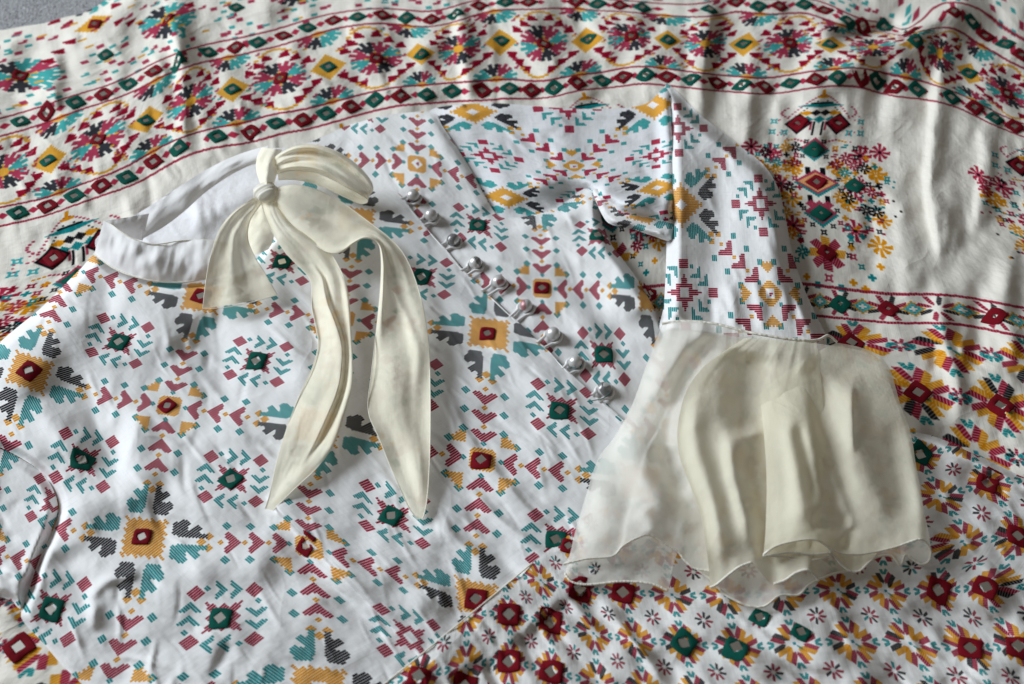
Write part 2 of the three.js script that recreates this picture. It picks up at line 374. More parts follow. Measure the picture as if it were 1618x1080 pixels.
  // plain ground with bouquets
  const sq = (u, v, s, col) => { rect(u, v, s, s, col); for (const [p, q] of [[1, 1], [1, -1], [-1, 1], [-1, -1]]) rect(u + p * s * 0.5, v + q * s * 0.5, s * 0.35, s * 0.35, col); rect(u, v, s * 0.4, s * 0.4, '#efe9de'); };
  const rays = (u, v, R, col, mid) => { R *= 0.82; for (let d = 0; d < 8; d++) { const a = d * Math.PI / 4, dx = Math.cos(a), dy = Math.sin(a), g = d % 2 ? 0.8 : 1; for (let k = 1; k <= 4; k++) { const t = k / 4 * R * g; rect(u + dx * t, v + dy * t, R * (0.16 + 0.05 * k), R * (0.16 + 0.05 * k), col); } rect(u + dx * R * 1.12 * g - dy * R * 0.2, v + dy * R * 1.12 * g + dx * R * 0.2, R * 0.2, R * 0.2, col); } rect(u, v, R * 0.34, R * 0.34, mid); };
  const daisy = (u, v, R, col, mid) => { for (let d = 0; d < 8; d++) { const a = d * Math.PI / 4; leaf(x, X(u) + Math.cos(a + 0.2) * R * K * 0.55, Y(v) + Math.sin(a + 0.2) * R * K * 0.55, a, R * K * 0.8, R * K * 0.34, col, 3.4); } rect(u, v, R * 0.32, R * 0.32, mid); };
  for (const b of bouquets) {
    for (let k = -12; k <= 12; k++) { const t = k / 12; rect(b + t * 1.35, -1.0 - 1.25 * Math.abs(t) ** 1.4, 0.1, 0.075, '#a8324c'); if (Math.abs(t) > 0.15) rect(b + t * 1.28, -1.28 - 1.35 * Math.abs(t) ** 1.4, 0.08, 0.07, COL.k); }
    for (const m of [-1, 1]) { for (let k = 0; k < 7; k++) rect(b + m * (1.4 + Math.sin(k * 0.5) * 0.3), -2.25 + 0.11 * k - 0.1, 0.11, 0.09, '#a8324c'); }
    rect(b, -0.95, 0.14, 0.5, COL.y); rect(b, -1.12, 0.5, 0.14, COL.y);
    stair(b, -1.62, 0.95, 0.16, 7, COL.t); rect(b, -1.5, 1.0, 0.09, COL.k); stair(b - 0.62, -2.1, 0.3, 0.14, 3, COL.y); stair(b + 0.62, -2.1, 0.3, 0.14, 3, COL.y);
    stair(b - 0.2, -2.1, 0.2, 0.18, 3, COL.k); stair(b + 0.22, -2.1, 0.2, 0.18, 3, COL.k);
    for (const m of [-0.55, 0, 0.55]) stair(b + m, -2.5, 0.22, 0.2, 3, COL.t);
    for (const m of [-1, 1]) {
      rect(b + m * 0.2, -3.0, 0.1, 0.75, COL.k); rect(b + m * 0.34, -2.85, 0.1, 0.5, '#b03a52');
      dia(b + m * 0.92, -2.72, 0.62, 0.62, COL.k); dia(b + m * 0.92, -2.72, 0.5, 0.5, COL.d);
      for (let k = 0; k < 8; k++) rect(b + m * (0.35 + k * 0.15), -3.75 + (k < 4 ? k * 0.04 : 0.16 - (k - 4) * 0.03), 0.11, 0.09, k < 5 ? '#b03a52' : COL.y);
      for (const [p, q] of [[2.0, -2.5], [2.05, -3.15], [1.5, -3.2]]) sq(b + m * p, q, 0.24, '#3aa5a8');
      rays(b + m * 2.1, -4.35, 0.55, '#a52640', COL.k); rays(b + m * 3.0, -4.05, 0.5, '#a52640', COL.k);
      rays(b + m * 2.75, -5.2, 0.55, COL.y, '#efe9de'); rays(b + m * 1.05, -5.1, 0.52, COL.y, COL.t);
      rays(b + m * 1.7, -6.15, 0.5, '#a52640', COL.g); rays(b + m * 1.25, -6.9, 0.5, COL.y, COL.t);
      rays(b + m * 2.6, -7.6, 0.42, COL.y, '#2f8fa0'); rays(b + m * 1.35, -8.3, 0.55, '#a52640', COL.k);
      rays(b + m * 2.2, -8.9, 0.5, COL.y, '#efe9de');
      for (let k = 0; k < 7; k++) rect(b + m * (1.9 + k * 0.17), -5.75 - Math.sin(k / 6 * Math.PI) * 0.2, 0.15, 0.08, k < 4 ? COL.t : COL.k);
      for (let k = 0; k < 7; k++) rect(b + m * (1.9 + k * 0.15), -6.95 - Math.sin(k / 6 * Math.PI) * 0.12, 0.14, 0.1, COL.t);
      for (const [p, q, cc] of [[0.55, -4.5, 'k'], [0.75, -4.9, 'k'], [0.4, -3.7, 'k'], [0.75, -7.4, 'k'], [0.45, -8.2, 'k'], [1.05, -9.0, 'k'], [0.9, -9.5, 'k'], [2.35, -8.2, 'k'], [0.95, -4.1, 'r'], [0.8, -8.0, 'r'], [1.9, -5.2, 'k'], [3.2, -5.6, 't'], [1.1, -8.75, 't'], [1.9, -8.1, 't'], [3.0, -6.6, 'r'], [2.75, -6.3, 'k'], [1.3, -9.9, 't']]) sq(b + m * p, q, 0.17, COL[cc]);
      rect(b + m * 0.35, -5.35, 0.24, 0.42, COL.k); rect(b + m * 0.4, -6.9, 0.22, 0.4, COL.k); stair(b + m * 0.38, -7.15, 0.22, 0.2, 3, '#b03a52');
      for (const [p, q, cc] of [[0.4, -10.9, 't'], [0.9, -10.6, 'y'], [1.6, -10.3, 't'], [2.0, -9.8, 'y'], [0.5, -11.0 + 0.1, 't'], [1.3, -10.8, 'y']]) { rect(b + m * p, q, 0.3, 0.11, COL[cc]); rect(b + m * p, q, 0.11, 0.3, COL[cc]); }
      for (let k = 0; k < 26; k++) rect(b + m * (1.7 + r() * 1.9), -5.3 - r() * 3.2, 0.1, 0.1, [COL.r, COL.k, COL.t, COL.y][k % 4]);
      for (let k = 0; k < 10; k++) rect(b + m * (1.0 + r() * 1.1), -2.2 - r() * 1.5, 0.07, 0.07, '#b03a52');
    }
    stair(b, -4.15, 0.66, 0.62, 8, COL.t); stair(b, -4.05, 0.6, 0.56, 8, '#b03a52'); stair(b, -4.1, 0.5, 0.46, 7, '#0e5c4e');
    stair(b, -6.05, 1.0, 0.72, 10, COL.t); stair(b, -5.95, 0.95, 0.66, 10, '#b03a52'); stair(b, -5.98, 0.8, 0.52, 9, '#e0a86c'); stair(b, -6.0, 0.5, 0.42, 7, COL.d);
    stair(b, -7.65, 0.72, 0.66, 8, COL.t); stair(b, -7.55, 0.66, 0.58, 8, '#b03a52'); stair(b, -7.6, 0.5, 0.44, 7, '#0e5c4e');
    for (let d = 0; d < 8; d++) { const a = d * Math.PI / 4; leaf(x, X(b) + Math.cos(a) * K * 0.48, Y(-9.5) + Math.sin(a) * K * 0.48, a, K * 0.62, K * 0.36, d % 2 ? COL.r : d === 2 ? COL.r : COL.y, 3.4); }
    sq(b, -8.55, 0.2, COL.k); sq(b, -10.55, 0.24, '#b03a52');
  }
  // small stitched motifs filling each bouquet's outline
  const rf = rng(77);
  for (const b of bouquets) for (let v = -4.0; v > -10.6; v -= 0.46) {
    const w = v > -8 ? 3.3 - 0.35 * Math.abs(v + 5.5) : 2.4 - 0.72 * (-8 - v);
    for (const m of [-1, 1]) for (let d = 0.85 + rf() * 0.3; d < w; d += 0.46) {
      if (rf() < 0.1) continue;
      const u = b + m * d + (rf() - 0.5) * 0.14, q = v + (rf() - 0.5) * 0.16, k = rf(), col = [COL.r, COL.k, COL.y, COL.t, '#a52640'][Math.floor(rf() * 5)];
      if (k < 0.35) sq(u, q, 0.2, col); else if (k < 0.6) { rect(u, q, 0.3, 0.1, col); rect(u, q, 0.1, 0.3, col); } else if (k < 0.8) rays(u, q, 0.33, col, '#efe9de'); else { rect(u, q, 0.26, 0.08, col); rect(u + 0.1, q + 0.12, 0.2, 0.08, col); }
    }
  }
  // lower border
  line(-10.92, 0.13, '#941c33'); line(-12.35, 0.13, '#941c33');
  for (let k = -28; k < 14; k++) {
    const u = lower0 + k * lowerPitch, v = -11.62;
    for (let d = 0; d < 8; d++) { const a = d * Math.PI / 4 + 0.39; leaf(x, X(u) + Math.cos(a) * K * 0.42, Y(v) + Math.sin(a) * K * 0.42, a, K * 0.5, K * 0.15, d % 3 ? COL.r : COL.k, 3.2); }
    const w = u + lowerPitch / 2;
    for (let i = -5; i <= 5; i++) for (let j = -5; j <= 5; j++) { const s = Math.abs(i) + Math.abs(j); if (s <= 5 && (i + j) % 2 === 0 && s !== 0) rect(w + i * 0.085, v + j * 0.085, 0.085, 0.085, s > 3 ? COL.y : COL.t); }
    for (let i = -3; i <= 3; i++) for (let j = -3; j <= 3; j++) if (Math.abs(i) + Math.abs(j) === 3 || Math.abs(i) + Math.abs(j) === 2) rect(w + i * 0.09, v + j * 0.09, 0.08, 0.08, '#3aa0aa');
  }
  // flowers below it
  for (let j = 0; j < 9; j++) for (let i = -14; i < 12; i++) {
    const u = 36.6 + i * 2.35 + (j % 2 ? 1.15 : 0), v = -13.55 - j * 1.85;
    flower(x, X(u), Y(v), K * 1.08, r, 3.4);
    star(x, X(u + 1.18), Y(v + 0.05), K * 0.36, r, 3.2);
  }
  return tex(c, false);
}
const texShawl = shawlPrint();

// fine relief of the weave
function weaveBump(size, n, seed) {
  const [c, x] = canvas(size, size), r = rng(seed);
  x.fillStyle = '#808080'; x.fillRect(0, 0, size, size);
  for (let i = 0; i < n; i++) { const v = r() < 0.5 ? 0 : 255; x.fillStyle = `rgba(${v},${v},${v},${0.03 + r() * 0.10})`; const l = 10 + r() * 120, t = 1 + r() * 2; if (r() < 0.5) x.fillRect(r() * size, r() * size, l, t); else x.fillRect(r() * size, r() * size, t, l); }
  return tex(c, true, false);
}
// crumpled cotton: small ridges and pinches with the yarns over them; repeats without a join
function crumpleBump(size, seed, yarn) {
  const r = rng(seed), T = Array.from({ length: 4096 }, () => r() * Math.PI * 2), img = new Float32Array(size * size);
  const n2 = (x, y, per, k) => {
    const xi = Math.floor(x), yi = Math.floor(y), fx = x - xi, fy = y - yi, g = (a, b) => { const t = T[(((a % per + per) % per) * 57 + ((b % per + per) % per) * 131 + k * 977) & 4095]; return Math.cos(t) * (x - a) + Math.sin(t) * (y - b); };
    const sx = fx * fx * (3 - 2 * fx), sy = fy * fy * (3 - 2 * fy);
    return lerp(lerp(g(xi, yi), g(xi + 1, yi), sx), lerp(g(xi, yi + 1), g(xi + 1, yi + 1), sx), sy);
  };
  let lo = 1e9, hi = -1e9;
  for (let j = 0; j < size; j++) for (let i = 0; i < size; i++) {
    const x = i / size, y = j / size, w = n2(x * 6, y * 6, 6, 1) * 0.06, ridge = (per, k) => Math.pow(1 - Math.min(1, Math.abs(n2((x + w) * per, (y - w) * per, per, k)) * 2.6), 2);
    const v = n2(x * 9, y * 9, 9, 2) * 0.9 + (ridge(5, 3) - 0.3) * 0.4 + (ridge(11, 4) - 0.3) * 0.1 + n2(x * 22, y * 22, 22, 6) * 0.2 + n2(x * 46, y * 46, 46, 5) * 0.14;
    img[j * size + i] = v; lo = Math.min(lo, v); hi = Math.max(hi, v);
  }
  const data = new Uint8Array(size * size * 4), rows = Array.from({ length: size }, () => r() - 0.5), cols = Array.from({ length: size }, () => r() - 0.5);
  for (let j = 0; j < size; j++) for (let i = 0; i < size; i++) { const v = (img[j * size + i] - lo) / (hi - lo) * 205 + 25 + (rows[j >> 1] + cols[i >> 1]) * yarn, q = (j * size + i) * 4; data[q] = data[q + 1] = data[q + 2] = clamp(v, 0, 255); data[q + 3] = 255; }
  const t = new THREE.DataTexture(data, size, size); t.wrapS = t.wrapT = THREE.RepeatWrapping; t.magFilter = t.minFilter = THREE.LinearFilter; t.needsUpdate = true; return t;
}
const bumpWeave = crumpleBump(1024, 61, 10), bumpFine = weaveBump(512, 5000, 62);
const skirtBump = bumpWeave.clone(); skirtBump.repeat.set(1.25, 1.25); skirtBump.needsUpdate = true;
const shawlBump = bumpWeave.clone(); shawlBump.repeat.set(9, 6.5); shawlBump.needsUpdate = true;

const chiffonBump = bumpWeave.clone(); chiffonBump.repeat.set(0.22, 0.22); chiffonBump.needsUpdate = true;
const collarBump = bumpWeave.clone(); collarBump.repeat.set(0.16, 0.16); collarBump.needsUpdate = true;
// ───────────────────────── materials ─────────────────────────
const cloth = (map, bump, bs = 0.00105) => new THREE.MeshPhysicalMaterial({ map, bumpMap: bump, bumpScale: bs, roughness: 1, specularIntensity: 0.08, transmission: 0.14, thickness: 0, side: THREE.DoubleSide });
const M = {
  dress: cloth(texDress, bumpWeave), dressBack: cloth(texDressBack, bumpWeave), skirt: cloth(texSkirt, skirtBump, 0.0015), shawl: cloth(texShawl, shawlBump, 0.0015),
  lining: new THREE.MeshPhysicalMaterial({ color: new THREE.Color('#f1f0f2'), bumpMap: bumpWeave, bumpScale: 0.0012, roughness: 0.95, specularIntensity: 0.2, transmission: 0.12, thickness: 0, side: THREE.DoubleSide }),
  band: new THREE.MeshPhysicalMaterial({ color: new THREE.Color('#f1efee'), bumpMap: collarBump, bumpScale: 0.0004, roughness: 0.95, specularIntensity: 0.1, transmission: 0.1, thickness: 0, side: THREE.DoubleSide }),
  chiffon: new THREE.MeshPhysicalMaterial({ color: new THREE.Color('#fbf4de'), bumpMap: chiffonBump, bumpScale: 0.0006, roughness: 0.95, specularIntensity: 0.12, transmission: 0.18, thickness: 0, transparent: true, opacity: 0.87, side: THREE.DoubleSide }),
  sheer: new THREE.MeshPhysicalMaterial({ color: new THREE.Color('#fbf8ef'), bumpMap: chiffonBump, bumpScale: 0.0006, roughness: 0.95, specularIntensity: 0.12, transmission: 0.16, thickness: 0, transparent: true, opacity: 0.55, side: THREE.DoubleSide }),
  sheerFold: new THREE.MeshPhysicalMaterial({ color: new THREE.Color('#fcf6e0'), bumpMap: chiffonBump, bumpScale: 0.0006, roughness: 0.95, specularIntensity: 0.12, transmission: 0.16, thickness: 0, transparent: true, opacity: 0.68, side: THREE.DoubleSide }),
  hem: new THREE.MeshPhysicalMaterial({ color: new THREE.Color('#f6f2e6'), roughness: 0.9, specularIntensity: 0.2, transmission: 0.2, thickness: 0, side: THREE.DoubleSide }),
  red: new THREE.MeshPhysicalMaterial({ color: new THREE.Color('#6f0d1a'), roughness: 0.9, sheen: 0.3, sheenColor: new THREE.Color('#8a2a34'), specularIntensity: 0.2, bumpMap: bumpFine, bumpScale: 0.0003, side: THREE.DoubleSide }),
  green: new THREE.MeshPhysicalMaterial({ color: new THREE.Color('#0b4d42'), roughness: 0.9, sheen: 0.3, sheenColor: new THREE.Color('#2a6a5c'), specularIntensity: 0.2, bumpMap: bumpFine, bumpScale: 0.0003, side: THREE.DoubleSide }),
  mirror: new THREE.MeshStandardMaterial({ color: new THREE.Color(0.93, 0.9, 0.84), metalness: 1, roughness: 0.3, side: THREE.DoubleSide }),
  thread: new THREE.MeshStandardMaterial({ color: new THREE.Color('#2b5a55'), roughness: 0.9 }),
};

// ───────────────────────── setting: the carpet ─────────────────────────
function carpetTexture() {
  const [c, x] = canvas(1024, 1024), r = rng(71);
  x.fillStyle = '#9a9a9c'; x.fillRect(0, 0, 1024, 1024);
  for (let i = 0; i < 46000; i++) { const v = r() < 0.55 ? 70 + r() * 60 : 175 + r() * 60; x.fillStyle = `rgba(${v},${v},${v + 4},${0.25 + r() * 0.5})`; const s = 1.5 + r() * 4; x.fillRect(r() * 1024, r() * 1024, s, s * (0.6 + r())); }
  return c;
}
const carpetC = carpetTexture(), carpetMap = tex(carpetC), carpetBump = tex(carpetC, true, false);
{
  const g = new THREE.PlaneGeometry(5, 5, 1, 1); g.rotateX(-Math.PI / 2);
  const uv = g.attributes.uv; for (let i = 0; i < uv.count; i++) uv.setXY(i, uv.getX(i) * 5 / 0.22, uv.getY(i) * 5 / 0.22);
  const o = mesh('carpet', g, new THREE.MeshStandardMaterial({ map: carpetMap, bumpMap: carpetBump, bumpScale: 0.003, roughness: 1 }), scene);
  o.userData = { kind: 'structure', label: 'grey speckled carpet under the shawl', category: 'carpet' };
}

// ───────────────────────── heights ─────────────────────────
// shawl
const border1 = [[29, 336, 0], [76, 326, 1], [118, 310, 2], [161, 294, 3], [201, 280, 4], [243, 256, 5], [282, 234, 6], [344, 216, 8], [396, 209, 9], [436, 195, 10], [478, 190, 11], [516, 180, 12], [555, 169, 13], [592, 159, 14], [633, 151, 15], [674, 149, 16], [714, 145, 18], [762, 144, 19], [805, 140, 20], [839, 143, 21], [875, 140, 22], [912, 131, 23], [951, 128, 24], [984, 122, 25], [1020, 118, 26], [1053, 122, 27], [1091, 126, 28], [1133, 131, 29], [1172, 134, 30], [1208, 137, 31], [1248, 132, 32], [1288, 125, 33], [1323, 122, 34], [1360, 120, 35], [1384, 130, 36], [1413, 138, 37], [1448, 142, 38], [1502, 154, 40], [1539, 170, 41], [1571, 187, 42], [1602, 200, 43]];
const border2 = [[33, 192, 0], [74, 179, 1], [120, 162, 2], [164, 149, 3], [204, 134, 4], [243, 113, 5], [281, 97, 6], [329, 83, 8], [372, 75, 9], [407, 67, 10], [448, 57, 11], [486, 44, 12], [527, 33, 13], [565, 27, 14], [604, 24, 15], [642, 28, 16], [681, 31, 17], [720, 22, 18], [757, 10, 19], [798, 4, 20], [835, 4, 21], [910, 2, 23], [944, 7, 24], [979, 9, 25], [1014, 12, 26], [1121, 15, 28], [1162, 4, 29], [1198, 10, 30], [1231, 10, 31], [1270, 7, 32], [1302, 17, 33], [1339, 33, 34], [1363, 41, 35], [1397, 44, 36], [1432, 52, 37], [1506, 18, 39], [1535, 35, 40], [1556, 57, 41], [1587, 70, 42], [1613, 87, 43]];
const cp = [];
for (const [x, y, u] of border1) cp.push([x, y, u, 0]);
for (const [x, y, u] of border2) cp.push([x, y, u, 5.1]);
cp.push([105, 341, 1.8, -0.95], [86, 408, 0.88, -2.72], [1302, 148, 33.4, -0.95], [1261, 195, 32.48, -2.72], [1324, 195, 34.32, -2.72], [1286, 236, 33.4, -4.1], [1290, 288, 33.4, -6], [1297, 337, 33.4, -7.6], [1306, 399, 33.4, -9.5], [925, 155, 23.1, -1.1], [1610, 263, 43.1, -2.72],
  [1327, 480, 33.8, -11.62], [1403, 488, 35.3, -11.62], [1443, 488, 36.05, -11.62], [1521, 490, 37.55, -11.62], [1571, 500, 38.3, -11.62], [1606, 506, 39.05, -11.62],
  [1450, 620, 35.4, -15.4], [1580, 640, 37.75, -15.4], [1500, 550, 36.6, -13.55], [1347, 540, 34.25, -13.55],
  [30, 1020, 11.1, -22.8], [800, 1100, 23.5, -24], [1618, 1090, 36, -24.2], [33, 120, 1.2, 8.1], [150, 38, 3.9, 10.4], [167, 87, 3.9, 7.9], [265, 31, 6.6, 8.1], [970, 408, 23.1, -9.5],
  [76, 254, 1.5, 2.55], [231, 191, 5.1, 2.55], [367, 141, 8.7, 2.55], [519, 106, 12.3, 2.55], [666, 85, 15.9, 2.55], [792, 65, 19.5, 2.55], [929, 63, 23.1, 2.55], [1055, 63, 26.7, 2.55], [1174, 70, 30.3, 2.55], [1311, 70, 33.9, 2.55], [155, 221, 3.3, 2.55], [443, 124, 10.5, 2.55], [595, 92, 14.1, 2.55], [859, 70, 21.3, 2.55], [997, 57, 24.9, 2.55], [1247, 68, 32.1, 2.55], [1447, 63, 37.5, 2.55], [1530, 116, 41.1, 2.55], [1590, 148, 42.9, 2.55], [1484, 85, 39.3, 2.55], [620, -60, 15.5, 10], [1100, -60, 27, 10], [1500, -60, 40, 9]);
const shawlUV = printMap(cp, 4e-6);
const shawlFolds = [
  fold([[262, -20], [278, 60], [288, 120], [292, 190], [288, 250]], 7, 34, 9), fold([[300, 110], [306, 180], [320, 260]], -3, 10, 14),
  fold([[722, -10], [728, 60], [738, 130], [742, 175]], 6, 22, 7), fold([[560, 20], [585, 90], [600, 170]], 3, 26, 20), fold([[440, 30], [470, 110], [500, 200]], 3, 24, 30),
  fold([[820, 0], [850, 70], [862, 150]], 4, 26, 22), fold([[905, 0], [930, 80], [945, 150]], -3, 20, 22), fold([[1000, -10], [1010, 70], [1020, 140]], 3.5, 24, 22),
  fold([[1128, -10], [1118, 60], [1108, 130], [1112, 200]], 7, 12, 34), fold([[1090, 20], [1085, 100], [1092, 180]], -3, 12, 10),
  fold([[1180, 100], [1185, 180], [1178, 240]], 2.5, 12, 20), fold([[1330, 0], [1300, 70], [1290, 150], [1300, 260]], 4, 40, 34),
  fold([[1250, 130], [1255, 200], [1262, 300]], -2.5, 16, 16), fold([[1382, 60], [1388, 130], [1380, 210]], -4, 18, 18),
  fold([[1300, 96], [1370, 84], [1430, 62], [1500, 20], [1560, -30]], 13, 16, 46), fold([[1300, 60], [1370, 52], [1440, 40]], -6, 12, 14),
  fold([[1505, 20], [1488, 90], [1478, 160], [1472, 230], [1468, 300], [1480, 370], [1490, 440]], 5, 30, 6), fold([[1500, 180], [1492, 250], [1488, 330]], -1.2, 10, 18),
  fold([[1540, 180], [1556, 230], [1550, 300], [1540, 380]], 3, 18, 8), fold([[1600, 80], [1618, 200], [1650, 330]], -4, 60, 40),
  fold([[1390, 240], [1420, 340], [1440, 430], [1442, 480]], 2, 28, 18), fold([[1370, 300], [1375, 380], [1385, 450]], -2, 12, 12),
  fold([[1484, 430], [1490, 520], [1512, 600], [1520, 680]], 4, 12, 16), fold([[1540, 440], [1545, 520], [1530, 600]], -3, 16, 14), fold([[1600, 380], [1590, 480], [1605, 600]], 4, 16, 20),
  fold([[200, 300], [206, 350], [196, 400]], 3, 14, 8), fold([[232, 270], [240, 310], [236, 350]], -2, 8, 8), fold([[60, 210], [90, 260], [100, 310]], 2.5, 30, 24), fold([[160, 150], [190, 210], [230, 260]], 2.5, 22, 24),
  fold([[80, 60], [90, 120], [70, 190]], 4, 14, 30), fold([[380, 60], [400, 130], [420, 200]], -2.5, 20, 20), fold([[-30, 120], [40, 180], [110, 200]], -3, 20, 30),
  fold([[640, 30], [655, 100], [660, 160]], -2, 16, 18), fold([[780, 20], [800, 90], [806, 150]], -2, 18, 18), fold([[1450, 680], [1530, 706], [1618, 748]], -4, 26, 20),
  ...creases(101, [0, 150, 520, 420], 60, 72, 22, 60, 1.1, 4), ...creases(102, [540, -20, 1120, 180], 50, 84, 18, 60, 1.0, 5), ...creases(103, [1080, 100, 1640, 520], 60, 92, 22, 90, 0.7, 5),
  ...creases(104, [0, 0, 540, 260], 50, 60, 30, 60, 1.0, 5), ...creases(105, [1300, 500, 1640, 760], 30, 70, 40, 70, 1.2, 5), ...creases(106, [-40, 880, 160, 1100], 12, 60, 60, 60, 1.2, 6),
];
const shawlOutline = [[-140, 60], [-60, 52], [0, 48], [45, 40], [75, 36], [105, 26], [135, 20], [165, 2], [200, -30], [260, -70], [420, -110], [800, -120], [1200, -120], [1700, -110], [1790, -60], [1800, 300], [1790, 700], [1760, 1100], [1700, 1200], [900, 1220], [100, 1210], [-60, 1180], [-120, 900], [-140, 500], [-150, 250]];
const shawlEdge = curve(shawlOutline, 200, true);
function hShawl0(x, y) {
  let h = 9 + soft(x, y * 1.2, 170, 3.1) * 5 + soft(x * 1.3, y, 52, 8.2) * 3.0 + 1.45 * sum(shawlFolds, x, y);
  h += 9 * sstep(330, 60, y) * sstep(40, 240, x) * 0.5;
  const top = sstep(230, 120, y) * sstep(-60, 20, y);
  h += top * Math.sin((x + y * 0.35) / 21 + soft(x, y, 120, 5) * 3.2) * 2.0;
  // the shawl lies pressed flat under the dress
  return h;
}
const underPress = curve([[60, 520], [330, 300], [560, 250], [690, 210], [1000, 190], [1140, 250], [1230, 420], [1240, 560], [1360, 600], [1400, 750], [1500, 800], [1600, 830], [1640, 1160], [120, 1160], [60, 960], [30, 760]], 120, true);
function hShawl(x, y) {
  const raw = hShawl0(x, y), s = sdPoly(underPress, x, y);
  const h = lerp(raw, 8 + (raw - 8) * 0.25, sstep(-20, 50, s));
  return Math.max(1.2, h);
}
const shawlRest = (x, y, s) => { const h = hShawl(x, y); return lerp(1.4, h, sstep(0, 26, s)); };

// dress front, left panel (wearer's right): outline of the photograph
const buttonEdge = [[596, 302], [628, 304], [650, 330], [668, 352], [700, 388], [730, 424], [770, 462], [812, 502], [860, 547], [900, 588], [942, 626], [987, 664]];
const leftOutline = [[-60, 640], [-30, 575], [0, 541], [30, 515], [62, 489], [96, 456], [128, 424], [152, 402], [182, 424], [230, 442], [282, 446], [330, 440], [372, 425], [410, 396], [450, 350], [520, 310], ...buttonEdge, [1040, 720], [1030, 810], [990, 870], [933, 900], [882, 938], [820, 988], [754, 1042], [700, 1088], [660, 1116], [610, 1140], [400, 1140], [180, 1130], [150, 1104], [126, 1076], [98, 1050], [66, 1012], [40, 985], [34, 966], [50, 920], [66, 872], [84, 838], [94, 802], [84, 770], [56, 738], [0, 706], [-60, 690]];
const leftPoly = curve(leftOutline, 360, true);
const rightOutline = [[470, 240], [520, 212], [545, 200], [600, 184], [640, 178], [684, 178], [700, 200], [740, 262], [778, 330], [796, 344], [840, 340], [884, 326], [912, 304], [934, 296], [944, 318], [952, 352], [966, 386], [986, 412], [1006, 440], [1030, 480], [1046, 512], [1064, 560], [1080, 700], [1040, 800], [960, 830], [890, 790], [800, 620], [640, 440], [560, 360], [480, 300]];
const rightPoly = curve(rightOutline, 240, true);
const leftFolds = [
  fold([[-20, 640], [60, 560], [120, 500], [160, 440]], 5, 50, 40), fold([[30, 660], [110, 640], [170, 700], [190, 790]], -5, 44, 30), fold([[160, 470], [230, 500], [300, 560]], 4, 40, 34), fold([[330, 470], [350, 560], [330, 660]], -3, 40, 30),
  fold([[90, 780], [140, 800], [200, 770], [260, 740]], 4.5, 30, 36), fold([[100, 860], [120, 920], [160, 960]], -2.4, 30, 26), fold([[140, 950], [170, 918], [230, 905]], 1.8, 9, 7), fold([[150, 1000], [146, 950], [150, 920]], 1.8, 8, 16),
  fold([[195, 760], [215, 690], [230, 640]], 3, 20, 24), fold([[60, 620], [100, 690], [150, 720]], 4, 26, 24), fold([[250, 780], [330, 800], [420, 830]], 2.5, 26, 30), fold([[280, 900], [360, 880], [450, 900]], 3, 34, 34), fold([[330, 1080], [356, 1030], [372, 1012]], -1.4, 8, 14),
  fold([[420, 782], [446, 812], [500, 866], [560, 924], [620, 984], [690, 1056], [720, 1090]], 4.6, 60, 2.2, 0.06),
  fold([[430, 830], [490, 890], [560, 960], [640, 1040]], -1.6, 6, 16),
  fold([[700, 600], [740, 690], [830, 800], [870, 840]], 1.8, 7, 26), fold([[640, 740], [720, 840], [800, 920]], 2, 20, 16), fold([[660, 780], [740, 850], [850, 930]], -1.8, 14, 10), fold([[740, 770], [800, 830], [860, 870]], 2.0, 8, 8),
  fold([[560, 850], [640, 900], [700, 990]], 2.2, 34, 26), fold([[820, 560], [880, 640], [960, 720]], 2, 22, 24), fold([[600, 330], [690, 440], [800, 540], [900, 620]], 1.4, 14, 24),
  fold([[520, 330], [560, 420], [570, 520]], 2.5, 24, 24), fold([[420, 480], [470, 560], [480, 640]], 2.5, 30, 30),
  ...creases(201, [0, 440, 420, 1080], 90, 60, 50, 90, 0.8, 5), ...creases(204, [0, 430, 900, 1080], 130, 52, 35, 70, 0.3, 3), ...creases(202, [420, 440, 900, 1060], 110, 48, 26, 110, 0.6, 4), ...creases(203, [560, 320, 960, 700], 50, 45, 22, 80, 0.6, 4),
];
const rightFolds = [
  fold([[676, 178], [700, 214], [738, 270], [778, 334]], 1.6, 5, 26, 0.1), fold([[550, 210], [640, 250], [720, 310]], 2, 34, 30), fold([[760, 400], [830, 420], [900, 400]], 2, 30, 30),
  fold([[936, 300], [948, 350], [966, 388], [1000, 436], [1034, 492]], 5, 3, 24, 0.1), fold([[860, 360], [920, 390], [970, 450], [1010, 520]], 2.5, 24, 24), fold([[870, 430], [930, 470], [1000, 560]], -2.5, 22, 20), fold([[800, 360], [880, 350], [930, 318]], 2.5, 12, 16),
  fold([[900, 480], [960, 560], [990, 640]], 2, 14, 20), ...creases(211, [560, 190, 1040, 640], 90, 40, 40, 80, 0.6, 4),
];
const base0 = (x, y) => 21 - 9 * sstep(880, 1090, y) * sstep(420, 60, x) - 6 * sstep(900, 1090, y) + soft(x, y, 210, 12.7) * 6 + soft(x, y, 74, 17.1) * 2.8 + soft(x, y, 26, 19.4) * 0.5;
const settle = (s, w, inner, outer) => lerp(outer, inner, sstep(0, 1, clamp(s / w)));
function hRight(x, y, s = sdPoly(rightPoly, x, y)) {
  const under = hShawl(x, y) + 1.2, h = Math.max(base0(x, y) - 1 + 1.4 * sum(rightFolds, x, y), under + 0.6);
  return Math.max(under, settle(s, 16, h, Math.max(under, h - (x > 940 ? 7 : 2))));
}
